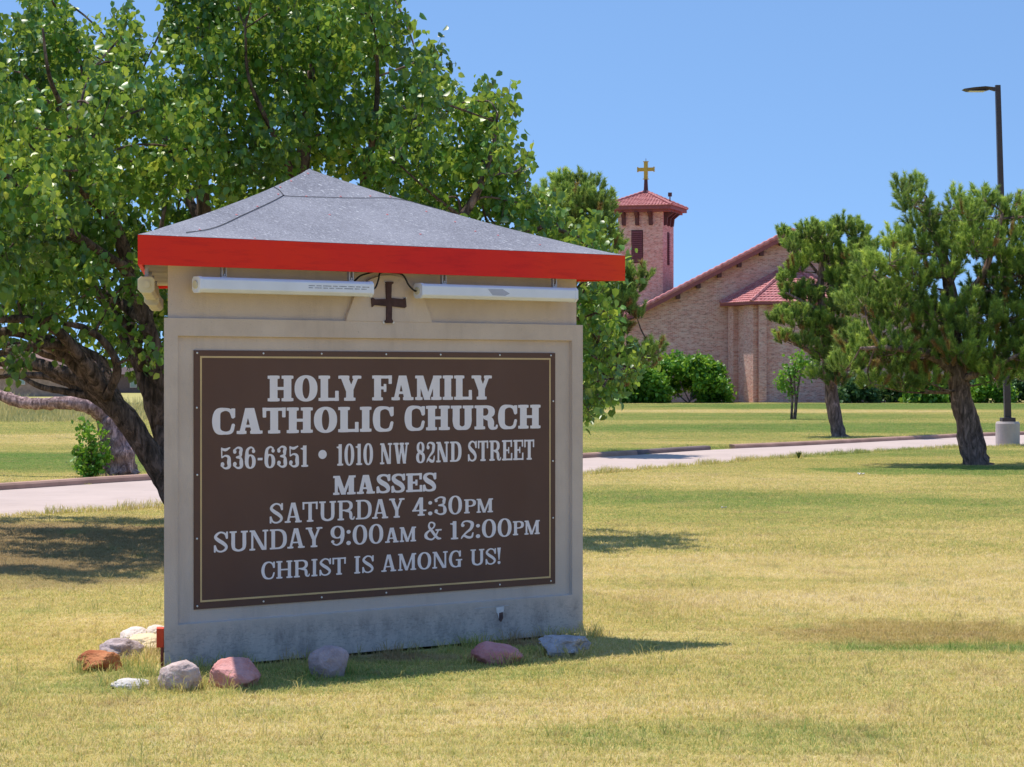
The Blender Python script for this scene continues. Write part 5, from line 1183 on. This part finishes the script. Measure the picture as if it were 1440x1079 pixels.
def tile_facet(mb, A, B, C_, D_, tile=.30, row=.34):
    "A-B eave, D-C top edge (may meet); rows of barrel tiles as stepped corrugated strips"
    A, B, C_, D_ = map(Vector, (A, B, C_, D_)); nrm = (B - A).cross(D_ - A); nrm.normalize()
    if nrm.z < 0: nrm = -nrm
    H = ((D_ + C_) / 2 - (A + B) / 2).length; R_ = max(2, int(H / row)); Wd = (B - A).length
    for r_ in range(R_):
        t0, t1 = r_ / R_, min(1, (r_ + 1) / R_ + .0)
        a0, b0 = A.lerp(D_, t0), B.lerp(C_, t0); a1, b1 = A.lerp(D_, t1), B.lerp(C_, t1)
        w0 = (b0 - a0).length; n = max(1, int(w0 / tile * 4)); vs = []
        for i in range(n + 1):
            s_ = i / n; x = s_ * w0 + (Wd - w0) / 2; cz = .035 * abs(math.sin(math.pi * x / tile))
            vs.append(a0.lerp(b0, s_) + nrm * (.045 + cz)); vs.append(a1.lerp(b1, s_) + nrm * (.0 + cz)); vs.append(a0.lerp(b0, s_) + nrm * (-.01))
        mb.add(vs, [(3 * i, 3 * i + 3, 3 * i + 4, 3 * i + 1) for i in range(n)] + [(3 * i + 2, 3 * i + 5, 3 * i + 3, 3 * i) for i in range(n)])
church = empty('church', at(1112, 566, 150) * 1.0); church.location.z = 0; CB = Vector(church.location)
tag(church, 'blended brick church with low gable, apse and red tiled roofs', 'church')
def CH(name, mb, mat, parent=None, **k):
    o = mb.build(name, mat, parent or church, **k)
    if parent is None: o.matrix_parent_inverse = Matrix.Translation(-CB)
    return o
YG = 150.0; k_ = YG / FPX; X0 = at(1112, 0, YG).x; HWp = 232; hw = HWp * k_
zr = at(0, 330, YG).z; sl = 107 / 207; ze = zr - HWp * k_ * sl; DP = 30.0
wv = [(X0 - hw, YG, 0), (X0 + hw, YG, 0), (X0 + hw, YG, ze), (X0, YG, zr), (X0 - hw, YG, ze)]
wb = [(x, YG + DP, z) for x, y, z in wv]
CH('wall', MB().add(wv + wb, [(0, 1, 2, 3, 4), (9, 8, 7, 6, 5), (0, 4, 9, 5), (1, 6, 7, 2)]), M_BRICK)
# roof slabs with barrel tile ends showing along the rake
for s_ in (-1, 1):
    ov = .9; A = (X0 + s_ * (hw + ov), zr + .12 - (hw + ov) * sl + .10); T = (X0, zr + .22)
    mb = MB(); th = .20
    vs = [(A[0], YG - .75, A[1]), (T[0], YG - .75, T[1]), (T[0], YG + DP + .5, T[1]), (A[0], YG + DP + .5, A[1])]
    vs += [(x, y, z - th) for x, y, z in vs]
    mb.add(vs, [(0, 1, 2, 3), (7, 6, 5, 4), (0, 4, 5, 1), (3, 2, 6, 7), (0, 3, 7, 4)]); rf = CH('roof', mb, M_TRIM)
    tmb = MB(); a3, t3_ = Vector((A[0], YG - .8, A[1])), Vector((T[0], YG - .8, T[1])); n = 26
    for rr in range(3):
        yy = YG - .66 + rr * .3; pts_ = [a3.lerp(t3_, i / 60) for i in range(61)]
        tmb.tube([(p.x, yy, p.z + .04 + .03 * (i % 2)) for i, p in enumerate(pts_)], [.15 + .02 * (i % 2) for i in range(61)], 8)
    CH('roof_tiles', tmb, M_TILE, rf); 
    tm2 = MB(); tile_facet(tm2, (A[0], YG - .5, A[1]), (A[0], YG + DP + .4, A[1]), (T[0], YG + DP + .4, T[1]), (T[0], YG - .5, T[1]), .5, .5); o = CH('roof_tiles', tm2, M_TILE, rf)
    CH('rake_board', MB().add([(A[0], YG - .76, A[1] - th - .16), (T[0], YG - .76, T[1] - th - .16), (T[0], YG - .76, T[1] - .02), (A[0], YG - .76, A[1] - .02), (A[0], YG - .70, A[1] - th - .16), (T[0], YG - .70, T[1] - th - .16), (T[0], YG - .70, T[1] - .02), (A[0], YG - .70, A[1] - .02)],
        [(0, 1, 2, 3), (5, 4, 7, 6), (0, 4, 5, 1), (3, 2, 6, 7), (0, 3, 7, 4), (1, 5, 6, 2)]), M_TRIM)
    for xo in (953, 981.5, 1011, 1039, 1070, 1098):
        x = X0 + s_ * (1112 - xo) * k_; zt = zr - abs(x - X0) * sl - .02
        CH('rafter_end', MB().box(x - .13, x + .13, YG - .69, YG + .05, zt - .38, zt - .02), M_TRIM2)
# apse
AP = [(-3.85, 0), (-3.85, -.3), (-2.5, -3.2), (2.5, -3.2), (3.85, -.3), (3.85, 0)]; za_e = at(0, 430, YG - 2.0).z; za_t = at(0, 374, YG).z
aw = MB(); vs = [(X0 + x, YG + y, z) for z in (0, za_e) for x, y in AP]; n = 6
aw.add(vs, [(i, i + 1, n + i + 1, n + i) for i in range(n - 1)]); CH('apse_wall', aw, M_BRICK)
ovr = 1.22; ctr = (0, 0.55)
EP = [(x * ovr, (y - .55) * ovr + .55 if y < -.1 else 0) for x, y in AP]
EP[0] = (-3.85 * ovr, 0); EP[-1] = (3.85 * ovr, 0)
ar = CH('apse_roof', MB().add([(X0 + x, YG + y, za_e + .02 + h_) for h_ in (0, .16) for x, y in EP] , [(i, i + 1, 6 + i + 1, 6 + i) for i in range(5)] + [(5, 4, 3, 2, 1, 0)]), M_TRIM)
at_ = MB()
for i in range(5):
    a, b = EP[i], EP[i + 1]; A = (X0 + a[0], YG + a[1], za_e + .18); B = (X0 + b[0], YG + b[1], za_e + .18); Tq = (X0, YG - .02, za_t)
    tile_facet(at_, A, B, Tq, Tq, .26, .30)
CH('roof_tiles', at_, M_TILE, ar)
hm = MB()
for i in range(6):
    a = Vector((X0 + EP[i][0], YG + EP[i][1], za_e + .24)); b = Vector((X0, YG - .05, za_t + .06)); pts_ = [a.lerp(b, j / 24) for j in range(25)]
    hm.tube([(p.x, p.y, p.z + .02 * (j % 2)) for j, p in enumerate(pts_)], [.11 + .02 * (j % 2) for j in range(25)], 6)
CH('hip_tiles', hm, M_TILE, ar)
# pilasters on the canted side and the front
def pil(ax, ay, bx_, by_, t0, t1, out):
    A = Vector((X0 + ax, YG + ay, 0)); B = Vector((X0 + bx_, YG + by_, 0)); d = (B - A).normalized(); nn = Vector((d.y, -d.x, 0)); L_ = (B - A).length
    fr = lambda u, n_, z: A + d * u + nn * n_ + Vector((0, 0, z))
    CH('pilaster', MB().box(t0 * L_, t1 * L_, -.05, out, 0, za_e - .002, fr), M_BRICK)
for (i, spans) in ((1, ((.0, .2), (.62, 1.0))), (2, ((.0, .10), (.90, 1.0))), (3, ((.0, .38), (.8, 1.0)))):
    for a, b in spans: pil(*AP[i], *AP[i + 1], a, b, .38)
# tower
TY = 158.0; kt = TY / FPX; TX = at(910.3, 0, TY).x; ta = 65 * kt; phi = R(17.6); tw_c = Vector((TX, TY + ta / 2, 0))
dx = Vector((math.cos(phi), -math.sin(phi) * 1.0, 0)); dx = Vector((math.cos(phi), -math.sin(phi), 0)); dy_ = Vector((math.sin(phi), math.cos(phi), 0))
# front face runs along dx (right end nearer), its outward normal is -dy_
zt_e = at(0, 295.0, TY).z; zt_a = at(0, 270.3, TY + ta / 2).z
tower = empty('bell_tower', tw_c); tag(tower, 'square brick bell tower with red pyramid roof and gold cross rising behind the church', 'tower')
fr = lambda a, b, z: dx * a + dy_ * b + Vector((0, 0, z))
def TW(name, mb, mat, parent=None, **k): return mb.build(name, mat, parent or tower, **k)
TW('wall', MB().box(-ta / 2, ta / 2, -ta / 2, ta / 2, 0, zt_e, fr), M_BRICK)
hb = 96.5 * kt / 2
rf = TW('roof', MB().box(-hb, hb, -hb, hb, zt_e - .02, zt_e + .22, fr), M_TRIM)
TW('soffit_board', MB().box(-hb + .25, hb - .25, -hb + .25, hb - .25, zt_e - .18, zt_e - .022, fr), M_TRIM, rf)
tm = MB(); hh = hb + .06; cs = [fr(-hh, -hh, zt_e + .23), fr(hh, -hh, zt_e + .23), fr(hh, hh, zt_e + .23), fr(-hh, hh, zt_e + .23)]; T_ = fr(0, 0, zt_a)
for i in range(4): tile_facet(tm, cs[i], cs[(i + 1) % 4], T_, T_, .24, .26)
TW('roof_tiles', tm, M_TILE, rf)
hm = MB()
for c_ in cs:
    pts_ = [c_.lerp(T_, j / 20) + Vector((0, 0, .06)) for j in range(21)]; hm.tube([(p.x, p.y, p.z + .02 * (j % 2)) for j, p in enumerate(pts_)], [.09 + .015 * (j % 2) for j in range(21)], 6)
TW('hip_tiles', hm, M_TILE, rf)
brs = (-.66, -.12, .42)
for a in (-.72, -.12, .48):
    for f2 in (fr, lambda p, q, z: dx * (-q) + dy_ * p + Vector((0, 0, z))):
        x = a * ta / 2; TW('bracket', MB().prism([(-ta / 2 - .72, zt_e - .19), (-ta / 2 + .02, zt_e - .19), (-ta / 2 + .02, zt_e - 1.10), (-ta / 2 - .20, zt_e - 1.06), (-ta / 2 - .26, zt_e - .55)], x - .12, x + .12, lambda p, q, w: f2(w, p, q)), M_TRIM2)
def louver(f2, x0, x1, z0, z1):
    TW('louver_frame', MB().box(x0, x1, -ta / 2 - .03, -ta / 2 + .02, z0, z1, f2), M_TRIM2)
    n = 15
    for i in range(n):
        z = z0 + .08 + (z1 - z0 - .16) * i / n; h = (z1 - z0) / n
        TW('louver_slat', MB().add([f2(x0 + .05, -ta / 2 - .035, z + h * .8), f2(x1 - .05, -ta / 2 - .035, z + h * .8), f2(x1 - .05, -ta / 2 - .12, z), f2(x0 + .05, -ta / 2 - .12, z), f2(x0 + .05, -ta / 2 - .045, z + h * .6), f2(x1 - .05, -ta / 2 - .045, z + h * .6)], [(0, 3, 2, 1), (4, 5, 2, 3)]), M_TRIM)
zl0, zl1 = at(0, 370, TY).z, at(0, 323.5, TY).z
louver(fr, -.38 * ta / 2 - .02, .04 * ta / 2 + .14, zl0, zl1)
louver(lambda p, q, z: dx * (-q) + dy_ * p + Vector((0, 0, z)), -.28, .28, zl0 - .1, zl1 - .1)
# cross on its mast
M_GOLDC = simple('gold_cross', (0.60, 0.36, 0.05), .38, .5, metal=.35)
cz = lambda py: at(0, py, TY + ta / 2).z
mast = TW('mast', MB().tube([(0, 0, zt_a - .1), (0, 0, cz(252))], [.17, .12], 8), M_TRIM2)
cr = MB(); w_ = .13
cr.box(-w_, w_, -.09, .09, cz(251.5), cz(228), fr).box(-.56, -w_, -.08, .08, cz(241), cz(236), fr).box(w_, .56, -.08, .08, cz(241), cz(236), fr)
cr.box(-.62, -.56, -.10, .10, cz(242), cz(235), fr).box(.56, .62, -.10, .10, cz(242), cz(235), fr).box(-w_ - .05, w_ + .05, -.10, .10, cz(228), cz(227), fr).box(-.20, .20, -.12, .12, cz(252.5), cz(251.5), fr)
crs = TW('cross', cr, M_GOLDC); TW('finial_rod', MB().tube([(0, 0, cz(227)), (0, 0, cz(223))], [.02, .015], 6), M_TRIM2, crs)
# floodlight on the roof corner
fl = fr(hb * .92, -hb * .80, 0); TW('floodlight', MB().box(fl.x - .13, fl.x + .13, fl.y - .1, fl.y + .1, zt_e + .85, zt_e + 1.12).tube([(fl.x, fl.y, zt_e + .2), (fl.x, fl.y, zt_e + .86)], [.04, .04], 6), M_TRIM2)

# ------------------------------------------------------------------ far background
hy = 190.0; hkx = hy / FPX
M_HROOF = simple('brown_shingles', (0.26, 0.17, 0.15), .9, .1); M_HWALL = simple('tan_house_brick', (0.40, 0.28, 0.22), .9, .1, var=.25, scale=3); M_GLASS = simple('window_glass', (0.30, 0.42, 0.40), .15, .6)
M_PALE = simple('pale_roofing', (0.62, 0.60, 0.62), .7, .3)
def house(px, w, z_wall, z_ridge, label, mats, wins, depth=9, yb=hy):
    p = at(px, 0, yb); h = empty('house', (p.x, yb, 0)); tag(h, label, 'house', 'houses beyond the reeds')
    W = w * yb / FPX; hwid = W / 2
    MB().box(-hwid, hwid, 0, depth, 0, z_wall).build('wall', mats[1], h)
    r = MB(); o_ = .4; rw = hwid * .45
    r.add([(-hwid - o_, -o_, z_wall), (hwid + o_, -o_, z_wall), (hwid + o_, depth + o_, z_wall), (-hwid - o_, depth + o_, z_wall), (-rw, depth / 2, z_ridge), (rw, depth / 2, z_ridge)], [(0, 1, 5, 4), (1, 2, 5), (2, 3, 4, 5), (3, 0, 4), (3, 2, 1, 0)])
    r.build('roof', mats[0], h)
    for a, b in wins:
        b = a + .55; f = MB().box(a - .07, b + .07, -.06, -.005, z_wall - 1.35, z_wall - .38).build('window', M_PALE, h)
        MB().box(a, b, -.09, -.061, z_wall - 1.28, z_wall - .45).build('pane', M_GLASS, f)
house(28, 90, 2.35, 4.3, 'low brick house with a small pale window seen under the branches at far left', (M_HROOF, M_HWALL), [(-.2, .8), (-4.2, -2.9)])
house(96, 70, 2.2, 4.4, 'pale roofed house right of the first one', (M_HROOF, M_HWALL), [(-1.5, -.4), (1.1, 2.0)], yb=215.0)
house(200, 80, 1.9, 3.3, 'dark low house showing between the trunk and the sign', (simple('dark_roof', (.12, .09, .09), .9, .1), simple('dark_wall', (.16, .12, .12), .9, .1)), [(-1.2, -.2)], yb=230.0)
# far tree belt that reads as one mass, standing on the horizon
n = 26000
X = RNG.uniform(-120, 130, n); Yb = RNG.uniform(262, 285, n)
top = np.array([3.0 + 2.0 * mnoise.noise(Vector((x * .06, 0, 0))) + 1.3 * mnoise.noise(Vector((x * .25, 5, 0))) for x in X])
Z = top * RNG.random(n) ** .7
me = leaves_mesh('tree_belt', np.stack([X, Yb, Z], 1), .95, M_DARKLEAF, .2)
tag(link('tree_belt', me), 'far belt of trees along the horizon', 'woodland', kind='stuff')
